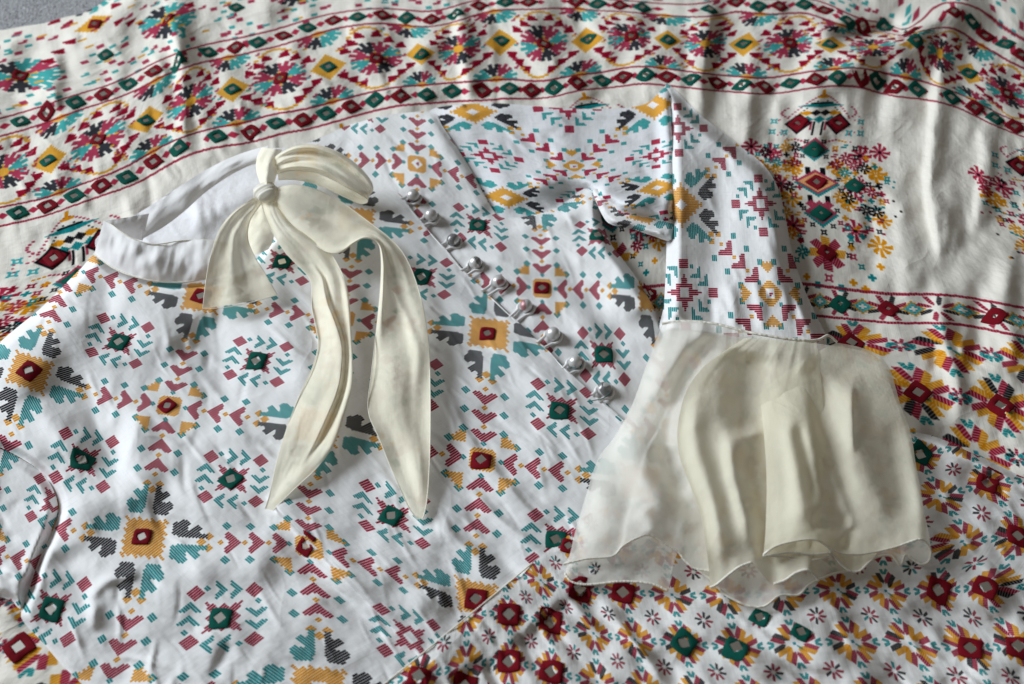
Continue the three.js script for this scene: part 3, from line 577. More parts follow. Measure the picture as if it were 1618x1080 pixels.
function hLeft(x, y, s = sdPoly(leftPoly, x, y)) {
  const under = hShawl(x, y) + 1.2;
  let h = Math.max(base0(x, y) + 2.4 + 1.5 * sum(leftFolds, x, y), under + 1);
  const so = sdPoly(rightPoly, x, y);
  if (so > -10) h = Math.max(h, lerp(h, hRight(x, y, Math.max(so, 0)) + 3.2, sstep(-10, 4, so)));
  const onRight = so > 6;
  return settle(s, 14, h, onRight ? h - 0.5 : Math.max(under, h - 12));
}

// ───────────────────────── the shawl ─────────────────────────
const shawl = new THREE.Group(); shawl.name = 'shawl'; scene.add(shawl);
shawl.userData = { label: 'cream cotton shawl with red bordered bands, flowers and mirror diamonds spread under the dress', category: 'shawl' };
mesh('cloth', sheet(shawlOutline, 4.6, shawlRest, (x, y) => { const [u, v] = shawlUV(x, y); return [(u - SU0) / (SU1 - SU0), (v - SV0) / (SV1 - SV0)]; }), M.shawl, shawl);

// ───────────────────────── mirror patches ─────────────────────────
// a patch of folded cloth with a cut-out window over a small mirror, lying on the surface hf
function patch(parent, hf, px, py, half, rot, mat, holeRot = Math.PI / 4, hole = 0.42, seed = 1, squash = 1, tilt = 0.05) {
  const r = rng(seed * 131 + 17);
  const c = P(px, py, hf(px, py)), cs = Math.cos(rot), sn = Math.sin(rot);
  const onCloth = (a, b, lift) => {
    const x = c[0] + (a * cs - b * sn), z = c[2] + (a * sn + b * cs);
    let h = hf(px, py);
    for (let k = 0; k < 3; k++) { const q = toPixel(x, h * 0.001, z); h = hf(q[0], q[1]); }
    return [x, (h + lift) * 0.001, z];
  };
  const rings = [[], [], [], []], N = 16;
  const sqr = (t, R, pw) => { const a = t * Math.PI * 2, k = R / Math.pow(Math.pow(Math.abs(Math.cos(a)), pw) + Math.pow(Math.abs(Math.sin(a)), pw), 1 / pw); return [Math.cos(a) * k, Math.sin(a) * k]; };
  for (let i = 0; i < N; i++) {
    const t = i / N + 1 / 8 * 0, o = sqr(t, half, 9), w = 1 + (r() - 0.5) * 0.09;
    const hq = sqr(t - holeRot / (Math.PI * 2), half * hole, 14), hx = hq[0] * Math.cos(holeRot) - hq[1] * Math.sin(holeRot), hy = hq[0] * Math.sin(holeRot) + hq[1] * Math.cos(holeRot);
    rings[0].push(onCloth(o[0] * w, o[1] * w * squash, 0.25));
    rings[1].push(onCloth(o[0] * 0.93 * w, o[1] * 0.93 * w * squash, 1.1));
    rings[2].push(onCloth(lerp(hx, o[0], 0.25), lerp(hy, o[1], 0.25) * squash, 1.35));
    rings[3].push(onCloth(hx, hy * squash, 0.75));
  }
  const pos = [], uv = [], idx = [];
  rings.forEach((g, k) => g.forEach((p) => { pos.push(...p); uv.push(p[0] / 0.03, p[2] / 0.03); }));
  for (let k = 0; k < 3; k++) for (let i = 0; i < N; i++) { const a = k * N + i, b = k * N + (i + 1) % N; idx.push(a, a + N, b, b, a + N, b + N); }
  const o = mesh('mirror_patch', geo(pos, uv, idx), mat, parent);
  const t1 = (r() - 0.5) * tilt * 2, t2 = (r() - 0.5) * tilt * 2;
  const R = half * hole * 1.28, mp = [], e = onCloth(0, 0, 0.72);
  for (const [a, b] of [[1, 0], [0, 1], [-1, 0], [0, -1]]) {
    const ha = a * Math.cos(holeRot - Math.PI / 4) - b * Math.sin(holeRot - Math.PI / 4), hb = a * Math.sin(holeRot - Math.PI / 4) + b * Math.cos(holeRot - Math.PI / 4);
    const x = ha * R * 1.05, z = hb * R * 1.05 * squash;
    mp.push(e[0] + x * cs - z * sn, e[1] + x * t1 + z * t2, e[2] + x * sn + z * cs);
  }
  mesh('mirror', geo(mp, [0, 0, 1, 0, 1, 1, 0, 1], [0, 2, 1, 0, 3, 2]), M.mirror, o);
  return o;
}
let ps = 1;
const D45 = Math.PI / 4;
const covered = (x, y) => sdPoly(leftPoly, x, y) > 4 || sdPoly(rightPoly, x, y) > 4;
for (const [x, y, u] of [...border1, ...border2]) if (!covered(x, y)) patch(shawl, hShawl, x, y, 0.0066, D45 + 0.02, u % 2 ? M.red : M.green, 0, 0.36, ps++, 1, 0.12);
for (const [x, y, k] of [[76, 254, 'g'], [155, 221, 'r'], [231, 191, 'g'], [367, 141, 'g'], [443, 124, 'r'], [519, 106, 'g'], [595, 92, 'r'], [666, 85, 'g'], [792, 65, 'g'], [859, 70, 'r'], [929, 63, 'g'], [997, 57, 'r'], [1055, 63, 'g'], [1174, 70, 'g'], [1247, 68, 'r'], [1311, 70, 'g'], [1447, 63, 'g'], [1530, 116, 'g'], [1590, 148, 'r'], [33, 120, 'r'], [150, 38, 'r'], [167, 87, 'g'], [265, 31, 'r'], [373, 12, 'g']])
  patch(shawl, hShawl, x, y, 0.0058, k === 'g' ? D45 : 0.1, k === 'r' ? M.red : M.green, 0.3, 0.38, ps++, 1, 0.12);
for (const [x, y, k] of [[1261, 195, 'r'], [1324, 195, 'r'], [1286, 236, 'g'], [1290, 288, 'r'], [1297, 337, 'g'], [1306, 399, 'r'], [1350, 293, 'g'], [86, 408, 'r'], [1610, 263, 'r'], [1327, 480, 'g'], [1403, 488, 'r'], [1571, 500, 'r']])
  patch(shawl, hShawl, x, y, 0.0062, D45, k === 'r' ? M.red : M.green, 0, y > 450 || (y > 230 && x > 1280 && x < 1400 && y !== 288) ? 0.2 : 0.38, ps++, 1, 0.15);
for (const [x, y] of [[1450, 620], [1580, 641], [1345, 541], [30, 1022]]) patch(shawl, hShawl, x, y, 0.0072, D45, M.red, 0, 0.4, ps++);

// ───────────────────────── the dress ─────────────────────────
const dress = new THREE.Group(); dress.name = 'dress'; scene.add(dress);
dress.userData = { label: 'white printed cotton dress with cream chiffon bow, covered buttons and a sheer flared cuff', category: 'dress' };
const CELL = HALF;
const lat = (a, b) => [(a - b) / 2, -(a + b) / 2];          // chain coordinates -> print repeats (v up)
const latList = (l) => l.map(([x, y, a, b]) => [x, y, ...lat(a, b)]);
const leftUV = printMap(latList([[265, 640, 0, 0], [45, 585, -1, 0], [500, 672, 1, 0], [318, 468, 0, -1], [225, 848, 0, 1], [187, 540, -.5, -.5], [405, 570, .5, -.5], [130, 727, -.5, .5], [365, 757, .5, .5], [485, 862, 1, 1], [350, 975, .5, 1.5], [618, 815, 1.5, .5], [750, 945, 2, 1], [760, 725, 2, 0], [770, 525, 2, -1], [885, 645, 2.5, -.5], [665, 437, 1.5, -1.5], [444, 413, .5, -1.5], [560, 348, 1, -2], [885, 851, 2.5, .5], [80, 960, -.5, 1.5], [500, 1085, 1, 2], [645, 985, 1.5, 1.4], [160, 1105, 0, 2]]), 1e-6);
const rightUV = printMap(latList([[855, 455, 0, 0], [755, 355, -.5, -.5], [950, 560, .5, .5], [1030, 465, 1, 0], [945, 372, .5, -.5], [845, 318, 0, -1], [657, 258, -1, -1], [740, 640, -.6, .9], [560, 350, -1.5, -.5]]), 1e-6);
const nat = (l) => l.map(([x, y, u, v]) => [x, y, u / 2, -v / 2]);    // in half repeats
const shoulderUV = printMap(nat([[905, 262, 0, 0], [770, 245, -1, 0], [1035, 245, 1, 0], [745, 176, -1, -1], [1030, 165, 1, -1], [895, 168, 0, -1], [1037, 296, 1, 1], [812, 312, -0.9, 1]]), 1e-6);
const sleeveUV = printMap(nat([[1075, 322, 1, 1], [1200, 320, 2, 1], [1070, 202, 1, 0], [1080, 460, 1, 2], [1215, 462, 2, 2], [1190, 200, 2, 0]]), 1e-6);

// inside of the back, seen through the neck
const backOutline = [[150, 380], [230, 330], [300, 285], [390, 240], [470, 240], [520, 300], [470, 420], [400, 440], [300, 450], [200, 430]];
const backFolds = [...creases(301, [200, 250, 440, 420], 40, 70, 25, 70, 0.9, 4), fold([[300, 300], [320, 350], [310, 400]], 3, 12, 12)];
mesh('back_lining', sheet(backOutline, 5, (x, y, s) => Math.max(hShawl(x, y) + 2, 15 + sum(backFolds, x, y)), (x, y) => { const q = flat(x, y); return [q[0] / 0.13, q[1] / 0.13]; }), M.lining, dress);

mesh('front_panel', sheet(rightOutline, 3.3, hRight, rightUV), M.dress, dress);
const bodice = mesh('front_panel', sheet(leftOutline, 3.3, hLeft, leftUV), M.dress, dress);
bodice.userData.label = 'wide front panel overlapping the buttons';

mesh('placket_edge', cord(buttonEdge.map(([x, y]) => [x - 1.5, y + 1, hLeft(x - 3, y + 2) - 0.2]), 0.0004, 120, 6, 0.2), M.band, dress);

// shoulder and back of the sleeve, wrong side of the print
const shoulderOutline = [[676, 178], [700, 168], [780, 163], [880, 170], [960, 172], [1020, 164], [1050, 138], [1062, 150], [1068, 230], [1066, 330], [1060, 376], [1020, 362], [985, 352], [962, 342], [948, 322], [930, 330], [900, 352], [850, 372], [790, 376], [756, 346], [722, 282], [676, 196]];
const shoulderPoly = curve(shoulderOutline, 200, true);
const shoulderFolds = [
  fold([[940, 300], [985, 318], [1030, 330], [1064, 340]], 8, 18, 10, 0.12), fold([[800, 300], [870, 286], [930, 292], [990, 300], [1050, 320]], 3, 16, 18), fold([[870, 300], [905, 318], [930, 330]], -3, 10, 10), fold([[1050, 140], [1056, 230], [1052, 330]], 6, 16, 12, 0.1),
  fold([[700, 200], [800, 240], [960, 250], [1040, 230]], -2.2, 46, 40), fold([[960, 330], [1000, 322], [1050, 300]], 4, 10, 12), fold([[700, 172], [860, 172], [1010, 172]], 2.5, 6, 16), ...creases(311, [700, 170, 1050, 340], 50, 20, 60, 60, 0.7, 5),
];
function hShoulder(x, y, s = sdPoly(shoulderPoly, x, y)) {
  const under = hShawl(x, y) + 1.5;
  const h = Math.max(under + 1, 22 + soft(x, y, 90, 33) * 4 + 1.3 * sum(shoulderFolds, x, y) + 8 * sstep(280, 350, y) * sstep(930, 1000, x));
  const so = sdPoly(rightPoly, x, y), wide = lerp(46, 6, sstep(890, 940, x));
  if (so > -wide) return Math.max(under - 1, Math.min(h, lerp(h, hRight(x, y, Math.max(so, 0)) - 1.8, sstep(-wide, 5, so))));
  const low = y > 300 && x > 930 ? h - 3 : Math.max(under, h - 4);
  return settle(s, 9, h, low);
}
const sh = mesh('shoulder', sheet(shoulderOutline, 4, hShoulder, shoulderUV), M.dressBack, dress);

// sleeve laid across
const sleeveOutline = [[1050, 138], [1064, 140], [1100, 176], [1140, 208], [1176, 236], [1208, 262], [1230, 300], [1242, 350], [1252, 400], [1268, 450], [1290, 500], [1306, 536], [1290, 560], [1200, 556], [1120, 545], [1046, 530], [1049, 480], [1052, 420], [1054, 330], [1052, 230]];
const sleevePoly = curve(sleeveOutline, 200, true);
const sleeveFolds = [fold([[1053, 150], [1058, 260], [1056, 380], [1050, 510]], 4, 26, 5, 0.05), fold([[1120, 200], [1140, 300], [1130, 420], [1110, 520]], -3, 26, 30), fold([[1180, 250], [1210, 360], [1230, 480]], 3, 30, 22), fold([[1150, 440], [1160, 490], [1158, 525]], 2, 8, 10), fold([[1120, 470], [1126, 500], [1122, 530]], -1.5, 6, 8), fold([[1230, 380], [1246, 450], [1262, 520]], -2.5, 10, 10), fold([[1190, 430], [1200, 480], [1206, 530]], 1.8, 8, 8), ...creases(321, [1060, 180, 1260, 520], 45, 80, 30, 60, 0.6, 4)];
function hSleeve(x, y, s = sdPoly(sleevePoly, x, y)) {
  const under = hShawl(x, y) + 1.5;
  const h = Math.max(under + 2, 31 + soft(x, y, 100, 41) * 4 + 1.4 * sum(sleeveFolds, x, y));
  return settle(s, 22, h, Math.max(under, h - 15));
}
mesh('sleeve', sheet(sleeveOutline, 4, hSleeve, sleeveUV), M.dressBack.clone(), dress);
dress.children[dress.children.length - 1].material.map = texDress;
// underside of that sleeve, hanging behind its fold so the armhole is closed
const foldFolds = [fold([[960, 350], [1000, 362], [1050, 372]], 3, 8, 8, 0.1)];
mesh('sleeve_underside', sheet([[936, 302], [950, 300], [1000, 318], [1060, 330], [1062, 378], [1030, 372], [1000, 362], [970, 356], [954, 344]], 3.5, (x, y, s) => settle(s, 8, 31 + sum(foldFolds, x, y) + soft(x, y, 40, 4) * 2, 27), (x, y) => { const q = shoulderUV(x, y); return [q[0] + 0.11, q[1] + 0.33]; }), M.dress, dress);

// the other sleeve, folded at the left
const farSleeve = [[-80, 680], [-20, 700], [40, 728], [76, 758], [92, 800], [80, 842], [64, 880], [48, 925], [34, 962], [20, 950], [-10, 940], [-80, 930]];
const farPoly = curve(farSleeve, 100, true), farFolds = [fold([[82, 830], [60, 880], [40, 930]], 5, 10, 14), fold([[0, 900], [24, 905], [34, 930]], 4, 8, 8), fold([[-20, 780], [40, 800], [80, 800]], -3, 30, 30), ...creases(331, [-40, 720, 80, 940], 18, 100, 50, 50, 1.2, 6)];
mesh('sleeve', sheet(farSleeve, 4, (x, y, s) => Math.max(hShawl(x, y) + 2, settle(s, 16, 20 + sum(farFolds, x, y), 13)), (x, y) => { const q = leftUV(x, y); return [q[0] * 1.2 + 0.37, q[1] * 1.2 + 0.12]; }), M.dress, dress).userData.label = 'folded far sleeve';

// skirt below the waist seam
const waist = [[560, 1120], [600, 1086], [632, 1060], [672, 1028], [716, 992], [782, 938], [842, 888], [892, 850]];
const skirtOutline = [...waist, [960, 800], [1100, 760], [1260, 720], [1400, 690], [1440, 682], [1487, 693], [1532, 714], [1576, 733], [1620, 755], [1740, 800], [1760, 1000], [1720, 1180], [1200, 1190], [560, 1190]];
const skirtPoly = curve(skirtOutline, 260, true);
const seam = curve(waist, 60);
const rs = rng(401);
const pleats = [];
for (let i = 2; i < 60; i += 1) if (rs() < 0.8) { const [x, y] = seam[i], l = 60 + rs() * 130, a = 0.85 + (rs() - 0.5) * 0.5; pleats.push(fold([[x - 4, y - 4], [x + Math.cos(a) * l * 0.5, y + Math.sin(a) * l * 0.5], [x + Math.cos(a) * l, y + Math.sin(a + 0.2) * l]], (rs() < 0.5 ? 1 : -0.8) * (1 + rs() * 1.6), 5 + rs() * 6, 5 + rs() * 6, 0.35)); }
for (let i = 3; i < 58; i++) { const [x, y] = seam[i]; if (rs() < 0.75) pleats.push(fold([[x, y], [x + 9, y + 11], [x + 20 + rs() * 14, y + 22 + rs() * 14]], 0.7 + rs() * 0.9, 2.6, 3.2, 0.5)); }
const skirtFolds = [...pleats,
  fold([[880, 880], [930, 930], [1000, 1010], [1060, 1090]], 4, 14, 8), fold([[960, 960], [1030, 1030], [1090, 1100]], -3, 14, 14), fold([[1040, 960], [1150, 1020], [1260, 1090]], 4, 30, 14), fold([[1130, 985], [1230, 1040], [1330, 1110]], -3, 14, 16), fold([[1180, 960], [1290, 1020], [1400, 1110]], 4, 22, 20), fold([[1300, 960], [1420, 1010], [1560, 1100]], -4, 34, 30),
  fold([[1380, 860], [1480, 900], [1600, 970]], 4, 34, 34), fold([[1450, 760], [1540, 800], [1640, 860]], 3, 26, 30), fold([[1500, 730], [1560, 770], [1640, 800]], -2.5, 14, 14), fold([[1430, 690], [1490, 702], [1560, 740], [1640, 780]], 4, 8, 14, 0.1), fold([[1420, 960], [1540, 980], [1640, 1010]], -3, 20, 20), fold([[1540, 860], [1590, 960], [1640, 1060]], 3, 20, 24),
  ...creases(341, [900, 900, 1640, 1090], 80, 40, 20, 110, 1.0, 6), ...creases(342, [1430, 700, 1640, 900], 40, 38, 20, 90, 0.9, 5)];
function hSkirt(x, y, s = sdPoly(skirtPoly, x, y)) {
  const under = hShawl(x, y) + 1.5, d = sdPoly(leftPoly, x, y);
  let h = Math.max(under + 1, 19 + soft(x, y, 140, 51) * 5 + soft(x, y, 50, 55) * 2.2 + 1.4 * sum(skirtFolds, x, y) - 10 * sstep(1250, 1620, x) * 0.6);
  if (d > -16) h = Math.max(h, lerp(h, hLeft(x, y, Math.max(d, 14)) + 1.3, sstep(-30, -4, d)));
  return settle(s, 10, h, d > -30 ? h - 0.3 : Math.max(under, h - 7));
}
const skirtUV = printMap([[805, 970, 0, 0], [870, 985, 1, 0], [805, 1045, 0, 1], [870, 1060, 1, 1], [663, 1068, -2, 1], [938, 1000, 2, 0], [1003, 1010, 3, 0], [1080, 1016, 4, 0], [1165, 1022, 5, 0], [1255, 1016, 6, 0], [1347, 1013, 7, 0], [1438, 1016, 8, 0], [1532, 1024, 9, 0], [1607, 1019, 10, 0], [1324, 931, 7, -1], [1399, 933, 8, -1], [1481, 933, 9, -1], [1558, 926, 10, -1], [985, 935, 3, -1], [915, 930, 2, -1], [1520, 855, 9, -2], [1606, 848, 10, -2], [1485, 783, 9, -3], [1560, 763, 10, -3], [1455, 720, 9, -4]], 1e-5);
mesh('skirt', sheet(skirtOutline, 4, hSkirt, (x, y) => { const [u, v] = skirtUV(x, y); return [u / 6, -v / 6]; }), M.skirt, dress);
// stitched waist seam
mesh('waist_seam', cord(waist.slice(0, 7).map(([x, y]) => [x - 1, y + 1, hSkirt(x + 3, y + 5) + 0.4]), 0.00045, 80, 6, 0.3), M.hem, dress);

// patches on the dress
for (const [x, y, k, rot, f] of [[265, 641, 'r', 0.7, 0.8], [46, 585, 'r', 0.5], [318, 468, 'r', 0.3], [225, 848, 'r', 0.05, 0.85], [188, 540, 'g', 0.25], [405, 570, 'g', 0.2], [130, 727, 'g', 0.1], [365, 757, 'g', 0.6], [348, 976, 'g', 0.05], [618, 815, 'g', 0.5], [752, 946, 'r', 0.12], [760, 726, 'r', 0.1], [770, 527, 'r', 0.1, 0.85], [884, 648, 'g', 0.12], [666, 438, 'g', 0.3], [446, 414, 'g', 0.2], [82, 962, 'g', 0.2], [484, 862, 'r', 0.6, 0.8], [878, 852, 'g', 0.1]])
  if (sdPoly(leftPoly, x, y) > 0) patch(dress, hLeft, x, y, 0.0061 * (f || 1), rot, k === 'r' ? M.red : M.green, D45 + (ps % 3 - 1) * 0.2, 0.42, ps++);
for (const [x, y, k, rot, f] of [[856, 455, 'r', 0.05, 0.85], [755, 356, 'g', 0.1, 0.95], [954, 560, 'g', 0.02], [944, 371, 'g', 0.3, 0.9], [1026, 464, 'r', 0.2, 0.8]])
  patch(dress, hRight, x, y, 0.0061 * (f || 1), rot, k === 'r' ? M.red : M.green, D45, 0.42, ps++);
for (const [x, y, k, rot, f] of [[804, 970, 'r', 0.08], [869, 985, 'r', 0.12], [804, 1045, 'r', 0.02], [871, 1061, 'r', 0.2], [661, 1067, 'r', 0.25], [734, 1084, 'r', 0.2], [916, 930, 'r', 0.1], [984, 936, 'r', 0.2], [898, 862, 'r', 0.3, 0.7], [1080, 1016, 'g', 0.7], [1163, 1022, 'g', 0.5], [1200, 975, 'g', 0.6, 0.8], [1265, 998, 'g', 0.6, 0.8], [1453, 719, 'g', 0.6], [1559, 764, 'r', 0.4], [1607, 847, 'r', 0.3], [1481, 933, 'r', 0.4], [1557, 927, 'r', 0.6], [1532, 1024, 'r', 0.3], [1608, 1020, 'r', 0.3]])
  patch(dress, hSkirt, x, y, 0.0062 * (f || 1), rot, k === 'r' ? M.red : M.green, D45 - 0.1, 0.44, ps++);

// ───────────────────────── collar ─────────────────────────
const hb = (x, y) => hLeft(x, y);
{
  const back = band([[228, 342, 36], [262, 312, 36], [300, 284, 36], [345, 258, 37], [385, 241, 39], [424, 230, 42]], [[224, 378, 29], [258, 359, 30], [290, 335, 31], [326, 303, 32], [364, 277, 34], [394, 262, 36], [416, 256, 38]], 50, 12, (s, t) => [0, 0, Math.sin(t * Math.PI) * 2 + Math.sin(s * 9 + 1) * 1.3 * t + Math.sin(s * 21) * 0.5]);
  const turn = band([[163, 349, 42], [196, 344, 44], [236, 337, 44]], [[176, 372, 30], [200, 374, 26], [226, 380, 24]], 20, 10, (s, t) => [0, 0, Math.sin(t * Math.PI) * 2.5]);
  const topE = [[164, 349, 42], [176, 354, 43], [190, 364, 44], [214, 378, 43], [246, 385, 42], [290, 379, 43], [330, 379, 44], [362, 384, 42]];
  const botE = [[149, 402, 22], [164, 414, 24], [184, 427, 25], [212, 438, 26], [246, 445, 26], [284, 447, 26], [322, 442, 27], [362, 430, 27]];
  const front = band(topE, botE, 90, 14, (s, t) => [0, 0, Math.sin(t * Math.PI) * (3 + noise.noise(s * 5, t, 2.2) * 4 + noise.noise(s * 13, t * 2, 5.1) * 1.6) + (1 - t) * 2.6 * noise.noise(s * 6, 3.3, 1.1) + noise.noise(s * 30, t * 3, 7.7) * 0.4]);
  const collar = new THREE.Group(); collar.name = 'collar'; dress.add(collar);
  mesh('collar_band', front, M.band, collar); mesh('collar_band', back, M.band, collar); mesh('collar_band', turn, M.band, collar);
  mesh('stitching', join(cord(botE.map(([x, y, h]) => [x, y - 1.5, h + 0.8]), 0.00055, 90, 5, 0.2), cord(topE.map(([x, y, h]) => [x, y + 0.5, h]), 0.0005, 90, 5, 0.1)), M.hem, collar);
}

// ───────────────────────── bow ─────────────────────────
const bow = new THREE.Group(); bow.name = 'bow'; dress.add(bow);
{
  const rip = (a, f, p = 0) => (s, t) => a * Math.sin(t * f + p + s * 2.2);
  // upper loop: out, round the end and back underneath
  const lt = [[430, 252, 52], [446, 240, 57], [470, 230, 60], [500, 229, 60], [532, 239, 58], [560, 257, 54], [580, 277, 49], [589, 294, 43], [586, 306, 37], [572, 306, 34], [545, 290, 33], [505, 264, 34], [462, 256, 38], [438, 262, 42]];
  const lb = [[434, 276, 48], [456, 270, 52], [478, 270, 54], [500, 273, 55], [524, 283, 53], [548, 296, 50], [568, 306, 46], [580, 314, 41], [580, 320, 35], [568, 321, 31], [542, 310, 29], [508, 294, 29], [470, 284, 32], [440, 284, 38]];
  const loopUp = band(lt, lb, 110, 40, (s, t) => [0, 0, (2.4 * Math.sin(t * 9 + s * 3) + 1.6 * Math.sin(t * 17 + 1 - s * 5)) * sstep(0.7, 0.15, s) * sstep(0, 0.12, s) + 2.4 * Math.sin(t * Math.PI) * sstep(0.55, 0.2, s)]);
  mesh('loop', loopUp, M.chiffon, bow);
  // left loop, hanging short
  const la = [[412, 306, 50], [392, 318, 52], [366, 338, 54], [346, 366, 52], [332, 410, 46], [325, 450, 40], [321, 487, 33]];
  const lbR = [[416, 318, 46], [404, 334, 47], [394, 352, 46], [392, 378, 44], [402, 404, 41], [420, 434, 37], [438, 466, 32]];
  const loopLeft = band(la, lbR, 80, 40, (s, t) => [0, s > 0.95 ? 2 * Math.sin(t * Math.PI) : 0, (3.2 * Math.sin(t * Math.PI) + 2.0 * Math.sin(t * 11 + s * 3)) * sstep(0, 0.3, s) * (1 - 0.5 * s) - 3.5 * Math.exp(-(((t - 0.62) / 0.12) ** 2)) * sstep(0.25, 0.6, s) * sstep(1.0, 0.75, s)]);
  mesh('loop', loopLeft, M.chiffon, bow);
  const inner = band([[410, 318, 44], [398, 336, 40], [390, 360, 36], [388, 385, 34], [398, 405, 32]], [[424, 322, 44], [428, 342, 40], [432, 362, 37], [432, 380, 34], [424, 394, 32]], 30, 12, (s, t) => [0, 0, 3 * Math.sin(t * Math.PI) * s]);
  mesh('loop', inner, M.chiffon, bow);
  // middle tail with its folded edge
  const t1a = [[412, 316, 47], [420, 344, 46], [436, 376, 43], [456, 404, 39], [480, 428, 36], [492, 446, 35], [493, 484, 34], [500, 520, 33], [503, 545, 33], [494, 580, 33], [474, 624, 33], [455, 672, 33], [438, 728, 32], [427, 778, 31], [419, 803, 30]];
  const t1b = [[440, 312, 47], [446, 334, 46], [462, 356, 44], [488, 372, 42], [514, 388, 40], [534, 418, 38], [546, 446, 37], [552, 480, 36], [555, 530, 36], [557, 572, 36], [555, 612, 36], [542, 660, 35], [526, 704, 34], [498, 742, 33], [466, 772, 32], [432, 806, 30]];
  mesh('tail', band(t1a, t1b, 150, 44, (s, t) => {
    const mid = sstep(0.22, 0.38, s) * sstep(0.86, 0.66, s), c = lerp(0.35, 0.72, sstep(0.3, 0.5, s)) - 0.1 * sstep(0.6, 0.8, s);
    const ridge = Math.exp(-(((t - c) / (t > c ? 0.05 : 0.26)) ** 2)) * 5.5 * mid, valley = -2.4 * Math.exp(-(((t - c - 0.1) / 0.05) ** 2)) * mid, lip = 3.2 * Math.exp(-(((t - 0.96) / 0.09) ** 2)) * mid;
    return [0, 0, ridge + valley + lip + 1.4 * Math.sin(t * 8 + s * 9) * sstep(0, 0.2, s) * sstep(1, 0.75, s) * 0.7 + 3 * Math.sin(t * Math.PI) * sstep(0.3, 0.1, s)];
  }), M.chiffon, bow);
  // long right tail
  const t2a = [[430, 300, 50], [448, 294, 55], [470, 292, 56], [502, 300, 53], [540, 319, 47], [580, 348, 42], [616, 376, 39], [640, 404, 38], [658, 446, 37], [670, 492, 36], [678, 550, 36], [680, 620, 35], [680, 690, 34], [678, 750, 33], [674, 796, 31], [668, 819, 29]];
  const t2b = [[430, 316, 46], [440, 336, 45], [462, 360, 43], [492, 382, 42], [518, 398, 43], [540, 398, 44], [556, 386, 45], [574, 376, 46], [592, 380, 45], [601, 396, 42], [602, 440, 39], [596, 510, 37], [587, 590, 35], [582, 648, 34], [600, 694, 34], [622, 748, 32], [645, 800, 30], [660, 820, 29]];
  mesh('tail', band(t2a, t2b, 170, 44, (s, t) => {
    const roll = 4.5 * Math.exp(-(((t - 0.92) / 0.09) ** 2)) * sstep(0.16, 0.28, s) * sstep(0.6, 0.42, s);
    const crease = 2.6 * Math.exp(-(((t - lerp(0.9, 0.2, sstep(0.3, 0.62, s))) / 0.1) ** 2)) * sstep(0.3, 0.4, s) * sstep(0.8, 0.6, s);
    const hollow = -5 * Math.exp(-(((t - 0.5) / 0.24) ** 2)) * Math.exp(-(((s - 0.17) / 0.09) ** 2));
    const bulge = 4 * Math.sin(t * Math.PI) * sstep(0.3, 0.05, s);
    return [0, 0, roll + crease + hollow + bulge + (1.2 * Math.sin(t * 9 + s * 13) + 0.9 * Math.sin(t * 5 - s * 21)) * sstep(0.2, 0.4, s) * sstep(1, 0.85, s)];
  }), M.chiffon, bow);
  // upper part of the ribbon coming into the knot
  const na = [[414, 233, 44], [406, 250, 47], [405, 268, 49], [410, 286, 51], [416, 298, 52]], nb = [[446, 236, 48], [441, 256, 50], [438, 274, 51], [434, 288, 52], [430, 300, 52]];
  mesh('neck_ribbon', band(na, nb, 40, 16, (s, t) => [0, 0, 9 * Math.pow(Math.sin(t * Math.PI), 0.7) * (0.6 + 0.4 * Math.sin(s * Math.PI)) + 0.7 * Math.sin(t * 12 + s * 3)]), M.chiffon, bow);
  // knot: a gathered wrap
  const pos = [], uv = [], idx = [], c = P(421, 304, 53), A = 44, B = 22, ax = new THREE.Vector3(0.38, 0.05, 0.92).normalize(), up = new THREE.Vector3(0, 1, 0), side = new THREE.Vector3().crossVectors(ax, up).normalize(), u2 = new THREE.Vector3().crossVectors(side, ax);
  for (let j = 0; j <= B; j++) for (let i = 0; i <= A; i++) {
    const t = j / B * 2 - 1, a = i / A * Math.PI * 2, end = Math.pow(Math.max(0, 1 - Math.pow(Math.abs(t), 2.2)), 0.55);
    const groove = 1 + 0.075 * Math.sin(t * 10 + Math.sin(a) * 1.6 + 0.5) + 0.045 * Math.sin(t * 21 + a * 2);
    const r = (0.0076 * end * groove + 0.0004) * (1 + 0.06 * Math.sin(a * 3 + 1)), l = t * 0.0088;
    const p = new THREE.Vector3(...c).addScaledVector(ax, l).addScaledVector(side, Math.cos(a) * r).addScaledVector(u2, Math.sin(a) * r * 0.75);
    pos.push(p.x, p.y, p.z); uv.push(i / A * 2, j / B);
  }
  for (let j = 0; j < B; j++) for (let i = 0; i < A; i++) { const q = j * (A + 1) + i; idx.push(q, q + 1, q + A + 1, q + 1, q + A + 2, q + A + 1); }
  mesh('knot', geo(pos, uv, idx), M.hem, bow);
  const hemC = (e, a = 0, b = 99) => cord(e.slice(a, b).map(([x, y, h]) => [x, y, h + 0.1]), 0.0003, 60, 5);
  mesh('hem', join(hemC(la), hemC([[321, 487, 33], [352, 486, 34], [380, 481, 34], [410, 474, 34], [438, 466, 32]]), hemC(lbR), hemC(t1a), hemC(t1b), hemC(t2a), hemC(t2b), hemC(lt), hemC(lb)), M.hem, bow);
}

